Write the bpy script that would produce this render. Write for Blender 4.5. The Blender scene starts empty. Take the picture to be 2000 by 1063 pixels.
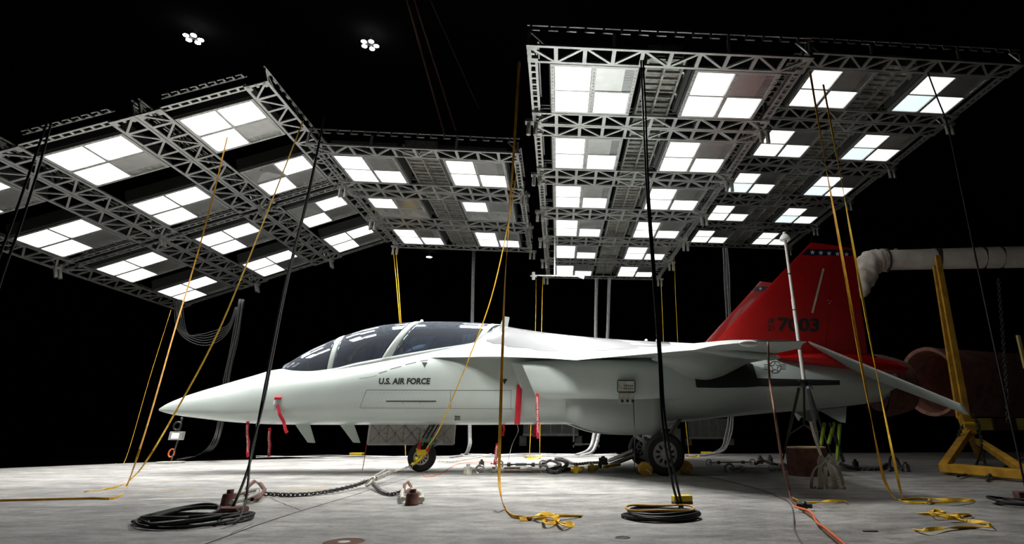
import bpy, math, random
import numpy as np
from mathutils import Vector, Matrix
from mathutils.bvhtree import BVHTree
random.seed(7); rng = np.random.default_rng(7)
PI = math.pi
S = bpy.context.scene
COL = S.collection

# ------------------------------------------------------------------ camera
F, CX, CY, TH, H = 1103.0, 1174.0, 437.0, math.radians(20), 0.68
cam = bpy.data.cameras.new('camera'); cam_o = bpy.data.objects.new('camera', cam); COL.objects.link(cam_o)
cam.sensor_width = 36; cam.lens = F/2000*36
cam.shift_x = (1000-CX)/2000; cam.shift_y = -(531.5-CY)/2000
cam_o.location = (0, 0, H); cam_o.rotation_euler = (PI/2+TH, 0, 0)
cam.clip_end = 200
S.camera = cam_o
# ------------------------------------------------------------------ world, exposure
w = bpy.data.worlds.new('world'); S.world = w; w.use_nodes = True
w.node_tree.nodes['Background'].inputs[0].default_value = (0.0, 0.0, 0.0, 1)
w.node_tree.nodes['Background'].inputs[1].default_value = 0
S.view_settings.view_transform = 'Standard'; S.view_settings.look = 'None'
S.view_settings.exposure = 0.5; S.view_settings.gamma = 1.0
# radiance of the lamp panels of each hanging rig (left, middle, right, far right)
LAMP = {'A': 1.9, 'B': 1.8, 'C': 2.0, 'Cr': 1.4, 'D': .95}
# beam of every lamp panel, watts each, and its opening angle
BEAM = {'A': 10.5, 'B': 16.5, 'C': 24.0, 'Cr': 1.2, 'D': .25}
SPREAD = math.radians(86)
CEIL = 9.6
CTt, STt = math.cos(TH), math.sin(TH)

def ray(px, py):
    r = (px-CX)/F; u = (CY-py)/F
    return np.array([r, CTt-u*STt, STt+u*CTt])
def at(px, py, Y):
    "world point seen at a photo position, at ground distance Y"
    r = ray(px, py); return r*(Y/r[1])+[0, 0, H]
def fl(px, py, Z=0.0):
    "world point on the floor (or height Z) seen at a photo position"
    r = ray(px, py); return r*((Z-H)/r[2])+[0, 0, H]

# ------------------------------------------------------------------ materials
MATS = {}
def mat(name, col, rough=.6, metal=0.0, var=.12, scale=6.0, bump=0.0, emit=None, spec=.5, coat=0.0, col2=None, clear=None):
    if name in MATS: return MATS[name]
    m = bpy.data.materials.new(name); m.use_nodes = True; nt = m.node_tree; N = nt.nodes; L = nt.links
    b = N['Principled BSDF']; b.inputs['Roughness'].default_value = rough; b.inputs['Metallic'].default_value = metal
    b.inputs['Specular IOR Level'].default_value = spec; b.inputs['Coat Weight'].default_value = coat
    tc = N.new('ShaderNodeTexCoord'); nz = N.new('ShaderNodeTexNoise'); nz.inputs['Scale'].default_value = scale
    nz.inputs['Detail'].default_value = 6; L.new(tc.outputs['Object'], nz.inputs['Vector'])
    cr = N.new('ShaderNodeValToRGB'); L.new(nz.outputs['Fac'], cr.inputs['Fac'])
    c = np.array(col[:3]); c2 = np.array(col2) if col2 is not None else c*(1+var)
    cr.color_ramp.elements[0].position = .32; cr.color_ramp.elements[1].position = .68
    cr.color_ramp.elements[0].color = (*(c*(1-var)), 1); cr.color_ramp.elements[1].color = (*np.minimum(c2, 1), 1)
    L.new(cr.outputs['Color'], b.inputs['Base Color'])
    if bump:
        bp = N.new('ShaderNodeBump'); bp.inputs['Strength'].default_value = bump; bp.inputs['Distance'].default_value = .02
        L.new(nz.outputs['Fac'], bp.inputs['Height']); L.new(bp.outputs['Normal'], b.inputs['Normal'])
    if emit:
        b.inputs['Emission Color'].default_value = (*emit[:3], 1); b.inputs['Emission Strength'].default_value = emit[3]
    MATS[name] = m; return m

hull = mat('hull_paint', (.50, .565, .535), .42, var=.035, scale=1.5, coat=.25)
hull_w = mat('hull_paint_shaded', (.36, .405, .38), .45, var=.04, scale=2)  # same hull paint, darkened to put underside shade into the colour
spine = mat('spine_paint', (.20, .205, .21), .16, var=.05, scale=2, coat=.6)
red = mat('tail_red', (.42, .004, .004), .38, var=.08, scale=2, coat=.3)
navy = mat('navy_band', (.010, .014, .045), .35)
white = mat('white_paint', (.8, .8, .78), .5, var=.05)
black = mat('black_paint', (.012, .012, .012), .5)
marking = mat('marking_black', (.018, .02, .02), .6)
rubber = mat('tyre_rubber', (.018, .018, .018), .75, bump=.2, scale=30)
alu = mat('truss_aluminium', (.62, .62, .61), .40, metal=.85, var=.12, scale=5)
alu_d = mat('module_housing', (.05, .05, .05), .6)
panelg = mat('vented_panel_grey', (.80, .80, .79), .32, metal=.92, var=.05)
slot = mat('vent_slot_dark', (.03, .03, .03), .7)
reflm = mat('lamp_reflector_off', (.38, .38, .37), .35, metal=.5)
steel = mat('worn_steel', (.42, .41, .38), .4, metal=.7, var=.3, scale=15)
rust = mat('rusty_iron', (.13, .055, .04), .75, metal=.2, var=.4, scale=14, bump=.3)
chain_m = mat('chain_dark_steel', (.10, .095, .09), .42, metal=.6, var=.4, scale=20)
galv = mat('galvanised_steel', (.62, .60, .52), .4, metal=.5, var=.25, scale=18)
yel = mat('strap_yellow', (.90, .50, .02), .6, var=.25, scale=9)
yel_b = mat('strap_orange', (.85, .40, .02), .6, var=.25, scale=9)
yelp = mat('stand_yellow_paint', (.62, .33, .03), .55, var=.25, scale=5, bump=.15)
yelt = mat('bright_yellow_plastic', (.80, .58, .02), .45)
redt = mat('streamer_red', (.55, .01, .025), .7, var=.15)
green = mat('hose_green', (.05, .32, .20), .5)
orange = mat('orange_cord', (.75, .16, .04), .6)
cable = mat('cable_black_rubber', (.010, .010, .010), .5, scale=20, spec=.3)
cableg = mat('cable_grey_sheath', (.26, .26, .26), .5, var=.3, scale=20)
brown = mat('cable_brown', (.17, .06, .035), .6, var=.3, scale=15)
canvas = mat('insulation_canvas', (.88, .78, .70), .85, var=.15, scale=5, bump=.4)
pipe_m = mat('painted_pipe', (.85, .78, .70), .55, var=.15, scale=3, bump=.1)
duct_m = mat('rusty_duct', (.40, .19, .15), .7, var=.35, scale=4, bump=.2)
wood = mat('stump_bark', (.12, .045, .03), .85, var=.35, scale=12, bump=.5)
woodtop = mat('stump_cut_top', (.62, .50, .30), .7, var=.2, scale=10)
bin_m = mat('container_grey', (.30, .30, .29), .7)
cockpit = mat('cockpit_dark', (.05, .055, .07), .6)
seatm = mat('seat_fabric_dark', (.06, .065, .075), .8)
lens_on = mat('work_light_lens', (.5, .5, .4), .4, emit=(1, 1, .75, .8))
bulb = mat('high_bay_bulb', (.9, .9, .9), .4, emit=(1, .97, .9, 14))
slag = mat('quilted_liner', (.42, .40, .37), .75, var=.06)
band = mat('pipe_band_dark', (.10, .07, .07), .7)
hub_m = mat('hub_grey', (.50, .51, .52), .45, metal=.3)

def glass_mat():
    m = bpy.data.materials.new('canopy_glass_tinted'); m.use_nodes = True; N = m.node_tree.nodes; L = m.node_tree.links
    N.remove(N['Principled BSDF']); out = N['Material Output']
    t = N.new('ShaderNodeBsdfTransparent'); t.inputs[0].default_value = (.62, .68, .78, 1)
    g = N.new('ShaderNodeBsdfGlossy'); g.inputs[0].default_value = (.9, .95, 1, 1); g.inputs['Roughness'].default_value = .035
    fr = N.new('ShaderNodeFresnel'); fr.inputs[0].default_value = 1.9
    df = N.new('ShaderNodeBsdfDiffuse'); df.inputs[0].default_value = (.62, .70, .85, 1); hz = N.new('ShaderNodeMixShader'); hz.inputs[0].default_value = .10
    L.new(t.outputs[0], hz.inputs[1]); L.new(df.outputs[0], hz.inputs[2])
    mx = N.new('ShaderNodeMixShader'); L.new(fr.outputs[0], mx.inputs[0]); L.new(hz.outputs[0], mx.inputs[1]); L.new(g.outputs[0], mx.inputs[2])
    L.new(mx.outputs[0], out.inputs[0]); return m
glass = glass_mat()

def lamp_mat(k, s, c=(1, .99, .97)):
    m = bpy.data.materials.new('lit_diffuser_'+k); m.use_nodes = True
    b = m.node_tree.nodes['Principled BSDF']; b.inputs['Base Color'].default_value = (.8, .8, .8, 1)
    b.inputs['Emission Color'].default_value = (*c, 1); b.inputs['Emission Strength'].default_value = s; return m
LM = {k: lamp_mat(k, v) for k, v in LAMP.items()}
LM['dim'] = lamp_mat('cool', .78, (.72, .88, .90))

def floor_mat():
    m = bpy.data.materials.new('worn_concrete'); m.use_nodes = True; nt = m.node_tree; N = nt.nodes; L = nt.links
    b = N['Principled BSDF']; tc = N.new('ShaderNodeTexCoord')
    def noise(sc, det, st=(1, 1, 1), rot=0):
        mp = N.new('ShaderNodeMapping'); mp.inputs['Scale'].default_value = st; mp.inputs['Rotation'].default_value = (0, 0, rot)
        L.new(tc.outputs['Object'], mp.inputs['Vector'])
        n = N.new('ShaderNodeTexNoise'); n.inputs['Scale'].default_value = sc; n.inputs['Detail'].default_value = det
        n.inputs['Roughness'].default_value = .65; L.new(mp.outputs[0], n.inputs['Vector']); return n.outputs['Fac']
    def ramp(f, a, ca, bb, cb):
        r = N.new('ShaderNodeValToRGB'); L.new(f, r.inputs[0]); e = r.color_ramp.elements
        e[0].position = a; e[0].color = (*ca, 1); e[1].position = bb; e[1].color = (*cb, 1); return r.outputs[0]
    def mul(a, c, fac=1.0):
        x = N.new('ShaderNodeMix'); x.data_type = 'RGBA'; x.blend_type = 'MULTIPLY'; x.inputs[0].default_value = fac
        L.new(a, x.inputs[6]); L.new(c, x.inputs[7]); return x.outputs[2]
    base = ramp(noise(.55, 8), .3, (.28, .277, .27), .7, (.52, .51, .475))
    c = mul(base, ramp(noise(2.2, 9, (.6, 1.3, 1)), .36, (.55, .55, .56), .60, (1, 1, 1)))
    c = mul(c, ramp(noise(8, 10, (.7, 1.5, 1)), .36, (.62, .62, .62), .56, (1, 1, 1)))
    c = mul(c, ramp(noise(34, 5), .36, (.72, .72, .72), .50, (1, 1, 1)))
    L.new(c, b.inputs['Base Color'])
    rr = N.new('ShaderNodeMapRange'); L.new(noise(1.5, 6, (.4, 1.5, 1)), rr.inputs[0]); rr.inputs[3].default_value = .30; rr.inputs[4].default_value = .62
    L.new(rr.outputs[0], b.inputs['Roughness']); b.inputs['Specular IOR Level'].default_value = .35
    bp = N.new('ShaderNodeBump'); bp.inputs['Strength'].default_value = .25; bp.inputs['Distance'].default_value = .01
    L.new(noise(14, 8), bp.inputs['Height']); L.new(bp.outputs[0], b.inputs['Normal'])
    return m
floor_m = floor_mat()
dark_wall = mat('black_wall', (.004, .004, .0045), .95, spec=.0)
unlit_floor = mat('unlit_floor', (.006, .006, .006), .9, spec=.02)

# ------------------------------------------------------------------ mesh helpers
class MB:
    def __init__(s): s.v = []; s.f = []
    def add(s, vs, fs):
        n = len(s.v); s.v += [tuple(map(float, p)) for p in vs]; s.f += [tuple(n+i for i in f) for f in fs]; return s
    def box(s, a, b):
        x0, y0, z0 = a; x1, y1, z1 = b
        return s.add([(x0,y0,z0),(x1,y0,z0),(x1,y1,z0),(x0,y1,z0),(x0,y0,z1),(x1,y0,z1),(x1,y1,z1),(x0,y1,z1)],
              [(0,3,2,1),(4,5,6,7),(0,1,5,4),(1,2,6,5),(2,3,7,6),(3,0,4,7)])
    def cbox(s, c, d, R=None):
        d = np.array(d)/2; V = []
        for k in ((-1,-1,-1),(1,-1,-1),(1,1,-1),(-1,1,-1),(-1,-1,1),(1,-1,1),(1,1,1),(-1,1,1)):
            p = np.array(k)*d
            if R is not None: p = np.array(R) @ p
            V.append(p+np.array(c))
        return s.add(V, [(0,3,2,1),(4,5,6,7),(0,1,5,4),(1,2,6,5),(2,3,7,6),(3,0,4,7)])
    def bar(s, a, b, w, h=None, up=(0, 0, 1)):
        "rectangular bar from a to b, w wide, h deep"
        h = h or w; a = np.array(a, float); b = np.array(b, float); d = b-a; l = np.linalg.norm(d)
        if l < 1e-6: return s
        d = d/l; u = np.array(up, float)
        if abs(d@u) > .97: u = np.array((1., 0, 0))
        x = np.cross(d, u); x /= np.linalg.norm(x); y = np.cross(x, d)
        return s.cbox((a+b)/2, (w, l, h), np.c_[x, d, y])
    def tube(s, P, r, n=8, cap=True, flat=None, closed=False):
        P = [np.array(p, float) for p in P]; R = r if hasattr(r, '__len__') else [r]*len(P)
        V = []; prev = None; m = len(P)
        for i, p in enumerate(P):
            if closed: t = P[(i+1) % m]-P[i-1]
            else: t = P[min(i+1, m-1)]-P[max(i-1, 0)]
            t = t/(np.linalg.norm(t)+1e-12)
            if prev is None:
                a = np.array((0, 0, 1.)) if abs(t[2]) < .9 else np.array((1., 0, 0)); x = np.cross(t, a)
            else: x = prev-t*(prev@t)
            x /= np.linalg.norm(x)+1e-12; y = np.cross(t, x); prev = x
            for k in range(n):
                q = 2*PI*k/n; V.append(p+(x*math.cos(q)+y*math.sin(q)*(flat or 1))*R[i])
        Fs = []
        for i in range(m if closed else m-1):
            for k in range(n):
                a0 = i*n+k; b0 = i*n+(k+1) % n; j = ((i+1) % m)*n
                Fs.append((a0, b0, j+(k+1) % n, j+k))
        if cap and not closed: Fs += [tuple(range(n))[::-1], tuple((m-1)*n+k for k in range(n))]
        return s.add(V, Fs)
    def cyl(s, a, b, r, n=20, r2=None): return s.tube([a, b], [r, r if r2 is None else r2], n)
    def lathe(s, prof, n=32, c=(0, 0, 0), axis='z'):
        V = []; Fs = []; m = len(prof)
        for i, (r, z) in enumerate(prof):
            for k in range(n):
                q = 2*PI*k/n; x, y = r*math.cos(q), r*math.sin(q)
                p = (x, y, z) if axis == 'z' else ((x, z, y) if axis == 'y' else (z, x, y))
                V.append(np.array(p)+c)
        for i in range(m-1):
            for k in range(n): Fs.append((i*n+k, i*n+(k+1) % n, (i+1)*n+(k+1) % n, (i+1)*n+k))
        return s.add(V, Fs)
    def prism(s, poly, off):
        "extrude polygon (3d points) by vector off"
        n = len(poly); P = [np.array(p, float) for p in poly]; o = np.array(off, float)
        return s.add(P+[p+o for p in P], [tuple(range(n))[::-1], tuple(range(n, 2*n))]+[(i, (i+1) % n, n+(i+1) % n, n+i) for i in range(n)])
    def sphere(s, c, r, n=12, m=8, sc=(1, 1, 1)):
        prof = [(max(r*math.sin(PI*i/m), 1e-4), -r*math.cos(PI*i/m)) for i in range(m+1)]
        k = len(s.v); s.lathe(prof, n)
        for i in range(k, len(s.v)): s.v[i] = tuple(np.array(s.v[i])*sc+c)
        return s
    def grid(s, rows, close=False):
        m = len(rows); n = len(rows[0]); V = [p for r in rows for p in r]; Fs = []
        for i in range(m-1):
            for k in range(n if close else n-1): Fs.append((i*n+k, i*n+(k+1) % n, (i+1)*n+(k+1) % n, (i+1)*n+k))
        return s.add(V, Fs)
    def build(s, name, m, parent=None, smooth=False, bevel=0, loc=None, fix=True, **kw):
        me = bpy.data.meshes.new(name); V = s.v
        if loc is not None: V = [tuple(np.array(p)-loc) for p in V]
        me.from_pydata(V, [], s.f)
        if fix:
            import bmesh
            bm = bmesh.new(); bm.from_mesh(me); bmesh.ops.recalc_face_normals(bm, faces=bm.faces); bm.to_mesh(me); bm.free()
        me.materials.append(m); o = bpy.data.objects.new(name, me); COL.objects.link(o)
        if parent: o.parent = parent
        if loc is not None: o.location = loc
        if smooth:
            me.shade_smooth()
            if smooth != 'all': 
                try: me.set_sharp_from_angle(angle=math.radians(38))
                except Exception: pass
        if bevel:
            b = o.modifiers.new('b', 'BEVEL'); b.width = bevel; b.segments = 2; b.limit_method = 'ANGLE'
        tag(o, **kw); return o
def tag(o, label=None, cat=None, group=None, kind=None):
    if label: o['label'] = label
    if cat: o['category'] = cat
    if group: o['group'] = group
    if kind: o['kind'] = kind
    return o
def empty(name, loc, label, cat, group=None, rz=0, M=None):
    o = bpy.data.objects.new(name, None); COL.objects.link(o); o.empty_display_size = .2
    if M is not None: o.matrix_world = M
    else: o.location = loc; o.rotation_euler = (0, 0, rz)
    return tag(o, label, cat, group)
def smooth_path(P, k=6):
    P = [np.array(p, float) for p in P]
    if len(P) < 3: return P
    Q = [2*P[0]-P[1]]+P+[2*P[-1]-P[-2]]; out = []
    for i in range(1, len(Q)-2):
        a, b, c, d = Q[i-1:i+3]
        for j in range(k):
            t = j/k; out.append(.5*((2*b)+(-a+c)*t+(2*a-5*b+4*c-d)*t*t+(-a+3*b-3*c+d)*t**3))
    out.append(P[-1]); return out
def interp(T, x, c):
    return float(np.interp(x, [t[0] for t in T], [t[c] for t in T]))
def pch(T, x, c):
    "monotone-ish cubic interpolation of column c"
    X = [t[0] for t in T]; Yv = [t[c] for t in T]; n = len(X)
    if x <= X[0]: return Yv[0]
    if x >= X[-1]: return Yv[-1]
    i = max(j for j in range(n) if X[j] <= x); i = min(i, n-2)
    d = [(Yv[j+1]-Yv[j])/(X[j+1]-X[j]) for j in range(n-1)]
    def m(j):
        if j == 0: return d[0]
        if j == n-1: return d[-1]
        return 0 if d[j-1]*d[j] <= 0 else 2*d[j-1]*d[j]/(d[j-1]+d[j])
    h = X[i+1]-X[i]; t = (x-X[i])/h
    return ((2*t**3-3*t*t+1)*Yv[i]+(t**3-2*t*t+t)*h*m(i)+(-2*t**3+3*t*t)*Yv[i+1]+(t**3-t*t)*h*m(i+1))
def ribbon(mb, P, w, up=(0, 0, 1), th=.004, twist=None):
    "flat webbing along P"
    P = [np.array(p, float) for p in P]; rows = []
    for i, p in enumerate(P):
        t = P[min(i+1, len(P)-1)]-P[max(i-1, 0)]; t /= np.linalg.norm(t)+1e-9
        x = np.cross(t, np.array(up, float)); 
        if np.linalg.norm(x) < .05: x = np.array((1., 0, 0))
        x /= np.linalg.norm(x); y = np.cross(x, t)
        if twist: a = twist[i] if hasattr(twist, '__len__') else twist*i/len(P); x, y = x*math.cos(a)+y*math.sin(a), -x*math.sin(a)+y*math.cos(a)
        rows.append([p-x*w/2-y*th/2, p+x*w/2-y*th/2, p+x*w/2+y*th/2, p-x*w/2+y*th/2])
    mb.grid(rows, close=True); n = len(mb.v)
    mb.f += [(n-4, n-3, n-2, n-1)]; k = n-4*len(P); mb.f += [(k+3, k+2, k+1, k)]
    return mb
def chain(mb, P, link=.05, r=.007, w=.032):
    "interlocked oval links along the path P"
    P = [np.array(p, float) for p in P]; d = [0]
    for a, b in zip(P, P[1:]): d.append(d[-1]+np.linalg.norm(b-a))
    step = link*.72; n = max(2, int(d[-1]/step)); A = np.array(P)
    pos = [np.array([np.interp(i*step, d, A[:, k]) for k in range(3)]) for i in range(n+1)]
    for i in range(n):
        c = (pos[i]+pos[i+1])/2; t = pos[i+1]-pos[i]; t /= np.linalg.norm(t)+1e-9
        a = np.cross(t, (0, 0, 1.)); a /= np.linalg.norm(a)+1e-9; b = np.cross(t, a)
        q = PI/4+(i % 2)*PI/2; x = a*math.cos(q)+b*math.sin(q); L2 = link/2-w/2; ring = []
        for k in range(12):
            g = 2*PI*k/12; ring.append(c+x*math.sin(g)*w/2+t*(math.cos(g)*w/2+(L2 if math.cos(g) > 0 else -L2)))
        mb.tube(ring, r, 6, closed=True)
    return mb
def text_mesh(s, size, shear=0, bold=.0, spacing=1.0):
    c = bpy.data.curves.new('t', 'FONT'); c.body = s; c.size = size; c.shear = shear; c.offset = bold; c.space_character = spacing
    c.resolution_u = 3; o = bpy.data.objects.new('t', c); COL.objects.link(o)
    bpy.context.view_layer.update(); dg = bpy.context.evaluated_depsgraph_get()
    me = bpy.data.meshes.new_from_object(o.evaluated_get(dg)); V = [(v.co.x, v.co.y) for v in me.vertices]; Fc = [tuple(p.vertices) for p in me.polygons]
    bpy.data.objects.remove(o); bpy.data.meshes.remove(me); bpy.data.curves.remove(c); return V, Fc
ORD = ['first', 'second', 'third', 'fourth', 'fifth', 'sixth']

# ================================================================== THE SETTING
def quad(name, P, m, kind='structure'):
    b = MB(); b.add(P, [tuple(range(len(P)))]); return b.build(name, m, kind=kind, fix=False)
# lit bay of concrete; its far edge is where the light ends
edge = [(-13.5, 2.0), (-11.6, 10.4), (-11.1, 11.3), (-9.8, 13.4), (-6.5, 15.6), (-2.54, 17.3), (2.5, 17.8), (7.56, 18.4), (10.6, 18.9), (16, 19.6), (16, -4), (-13.5, -4)]
b = MB(); b.prism([(x, y, -.12) for x, y in edge], (0, 0, .12)); b.build('floor', floor_m, kind='structure')
quad('floor_rear', [(-30, -4, -.121), (26, -4, -.121), (26, 40, -.121), (-30, 40, -.121)], unlit_floor)  # floor beyond the lights, its darkness put into the colour
b = MB(); b.box((-30, 38, -.12), (26, 38.3, CEIL)); b.build('wall_back', dark_wall, kind='structure')
b = MB(); b.box((-30.3, -4, -.12), (-30, 38, CEIL)); b.build('wall_left', dark_wall, kind='structure')
b = MB(); b.box((26, -4, -.12), (26.3, 38, CEIL)); b.build('wall_right', dark_wall, kind='structure')
b = MB(); b.box((-30, -4, CEIL), (26, 38, CEIL+.2)); b.build('ceiling', dark_wall, kind='structure')
# saw-cut joints and cracks in the concrete
joint = mat('joint_filler_dark', (.03, .028, .026), .8)
pale = mat('floor_paint_pale', (.62, .60, .55), .7, var=.3, scale=12)
ochre = mat('floor_paint_ochre', (.55, .33, .06), .7, var=.3, scale=12)
def floor_strip(P, w, m, name, z=.0015, jit=.0, **kw):
    P = [fl(*p) for p in P]; Q = []
    for a, c in zip(P, P[1:]):
        n = max(2, int(np.linalg.norm(c-a)/.12))
        Q += [a+(c-a)*i/n+np.append(rng.normal(0, jit, 2), 0) for i in range(n)]
    Q.append(P[-1]); mb = MB(); rows = []
    for i, p in enumerate(Q):
        t = Q[min(i+1, len(Q)-1)]-Q[max(i-1, 0)]; t /= np.linalg.norm(t); nrm = np.array((-t[1], t[0], 0)); ww = w*(1+rng.normal(0, .15) if jit else 1)
        rows.append([p-nrm*ww/2+(0, 0, z), p+nrm*ww/2+(0, 0, z)])
    return mb.grid(rows).build(name, m, fix=False, **kw)
floor_strip([(395, 1066), (500, 1027), (590, 998), (700, 965), (722, 957)], .016, joint, 'trim_1', jit=.002, kind='structure')
floor_strip([(722, 957), (800, 933), (860, 915)], .010, joint, 'trim_2', jit=.002, kind='structure')
floor_strip([(692, 969), (900, 968), (1125, 967), (1240, 966)], .012, joint, 'trim_3', jit=.004, kind='structure')
floor_strip([(1500, 962), (1640, 960), (1760, 963), (1900, 962), (1985, 967)], .014, joint, 'trim_4', jit=.005, kind='structure')
floor_strip([(0, 993), (200, 990), (330, 983), (430, 978)], .012, joint, 'trim_5', jit=.004, kind='structure')
floor_strip([(527, 973), (560, 987), (592, 999)], .008, joint, 'trim_6', jit=.003, kind='structure')
floor_strip([(450, 1045), (470, 1034), (495, 1022)], .006, joint, 'trim_7', jit=.006, kind='structure')
floor_strip([(672, 985), (700, 980), (735, 975)], .006, joint, 'trim_8', jit=.003, kind='structure')
floor_strip([(270, 976), (350, 974), (440, 972)], .07, pale, 'trim_9', jit=.003, kind='structure')
floor_strip([(0, 931), (180, 929), (330, 927)], .03, pale, 'trim_10', jit=.004, kind='structure')
floor_strip([(305, 960), (357, 960)], .06, ochre, 'trim_11', jit=.006, kind='structure')
floor_strip([(365, 959), (382, 959.5)], .03, ochre, 'trim_12', jit=.006, kind='structure')
floor_strip([(535, 957), (605, 956), (640, 955)], .055, ochre, 'trim_13', jit=.006, kind='structure')
floor_strip([(0, 961), (60, 960)], .06, ochre, 'trim_14', jit=.006, kind='structure')
floor_strip([(1620, 932), (1664, 932)], .03, pale, 'trim_15', jit=.006, kind='structure')
floor_strip([(1563, 1017), (1610, 1017)], .02, pale, 'trim_16', jit=.003, kind='structure')

# ================================================================== LIGHT RIGS
RIG = {
 'A': dict(o=(-5.964, 8.357, 5.996), u=(-.0495, .9985, -.0224), v=(-.9332, -.0542, -.3553), pu=1.983, pv=2.073, nu=4, nv=3, name='left sloping rig'),
 'B': dict(o=(-5.201, 9.729, 5.63), u=(.9973, .0726, -.0143), v=(-.0726, .9973, -.0044), pu=2.122, pv=2.118, nu=2, nv=3, name='middle rig'),
 'C': dict(o=(-.681, 6.378, 5.278), u=(.9975, .0708, .0003), v=(-.0708, .9975, .0068), pu=1.974, pv=2.033, nu=2, nv=6, name='large rig'),
 'D': dict(o=(3.696, 8.34, 6.604), u=(.997, .0766, -.0095), v=(-.0766, .9971, -.0037), pu=2.082, pv=2.115, nu=2, nv=5, name='far right rig')}
MW, MD = 1.2, 1.258
def rigM(k, uo=0, vo=0):
    R = RIG[k]; u = np.array(R['u']); u /= np.linalg.norm(u); v = np.array(R['v']); v -= u*(u@v); v /= np.linalg.norm(v); n = np.cross(u, v)
    o = np.array(R['o'])+u*uo+v*vo
    return Matrix([(u[0], v[0], n[0], o[0]), (u[1], v[1], n[1], o[1]), (u[2], v[2], n[2], o[2]), (0, 0, 0, 1)])
def link_mesh(o, parent):
    c = o.copy(); COL.objects.link(c); c.parent = parent; c.matrix_parent_inverse = Matrix(); return c
# prototypes of a module's parts (local x = u, y = v, z = up; lamps face down)
fw = .05; hx, hy = MW/2, MD/2
def module_parts():
    fr = MB()
    for (a, b_) in (((0, 0), (MW, fw)), ((0, MD-fw), (MW, MD)), ((0, fw), (fw, MD-fw)), ((MW-fw, fw), (MW, MD-fw)), ((hx-fw*.6, fw), (hx+fw*.6, MD-fw)), ((fw, hy-.018), (hx-.03, hy+.018)), ((hx+.03, hy-.018), (MW-fw, hy+.018))):
        fr.box((a[0], a[1], 0), (b_[0], b_[1], .05))
    for k in range(14):   # bolts along the frame and centre strip
        y = .08+k*(MD-.16)/13
        for x in (.025, hx, MW-.025): fr.cyl((x, y, -.008), (x, y, 0), .009, 6)
    hs = MB().box((-.02, -.02, .05), (MW+.02, MD+.02, .30)); hs.box((.3, .35, .3), (.9, .9, .42)); hs.box((.1, .1, .3), (.16, MD-.1, .36)); hs.box((1.04, .1, .3), (1.1, MD-.1, .36))
    def lamp(x0, y0, x1, y1): return MB().box((x0+.012, y0+.012, .012), (x1-.012, y1-.012, .03))
    q = {'00': (fw, fw, hx-fw*.6, hy-.018), '01': (fw, hy+.018, hx-fw*.6, MD-fw), '11': (hx+fw*.6, hy+.018, MW-fw, MD-fw)}
    gp = MB().box((hx+.03, fw, .008), (MW-fw-.13, hy-.018, .04))
    vt = MB()
    vt.box((MW-fw-.13, fw, .030), (MW-fw, hy-.018, .045))
    for k in range(18): y = fw+.01+k*(hy-.018-fw-.02)/18; vt.box((MW-fw-.13, y, .008), (MW-fw, y+.014, .03))
    off = {}
    for k, (x0, y0, x1, y1) in q.items():
        m_ = MB(); cx_, cy_ = (x0+x1)/2-.1, (y0+y1)/2; zt = .048; zb = .012; s_ = .06
        m_.add([(x0, y0, zb), (x1, y0, zb), (x1, y1, zb), (x0, y1, zb), (cx_-s_, cy_-s_, zt), (cx_+s_*2, cy_-s_, zt), (cx_+s_*2, cy_+s_, zt), (cx_-s_, cy_+s_, zt)],
               [(0, 1, 5, 4), (1, 2, 6, 5), (2, 3, 7, 6), (3, 0, 4, 7), (4, 5, 6, 7)])
        m_.box((cx_-.02, cy_-.02, .02), (cx_+.02, cy_+.02, .048)); off[k] = m_
    return fr, hs, q, lamp, gp, vt, off
fr, hs, Q, lampf, gp, vt, off = module_parts()
P0 = {'frame': fr.build('frame', alu), 'housing': hs.build('housing', alu_d), 'vented_panel': gp.build('vented_panel', panelg), 'vent_grille': vt.build('vent_grille', panelg)}
for k in Q: P0['off'+k] = off[k].build('unlit_reflector', reflm, fix=False)
for rk in list(LM):
    for k in Q: P0[rk+k] = lampf(*Q[k]).build('lamp_panel', LM[rk])
OFF = {('A', 0, 1): ['01'], ('A', 0, 2): ['01'], ('B', 1, 0): ['01', '11'], ('B', 1, 1): ['01', '11']}
side_word = {'A': lambda j, i: f"{ORD[j]} from the front, {['right', 'middle', 'left'][i]} line", }
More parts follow.
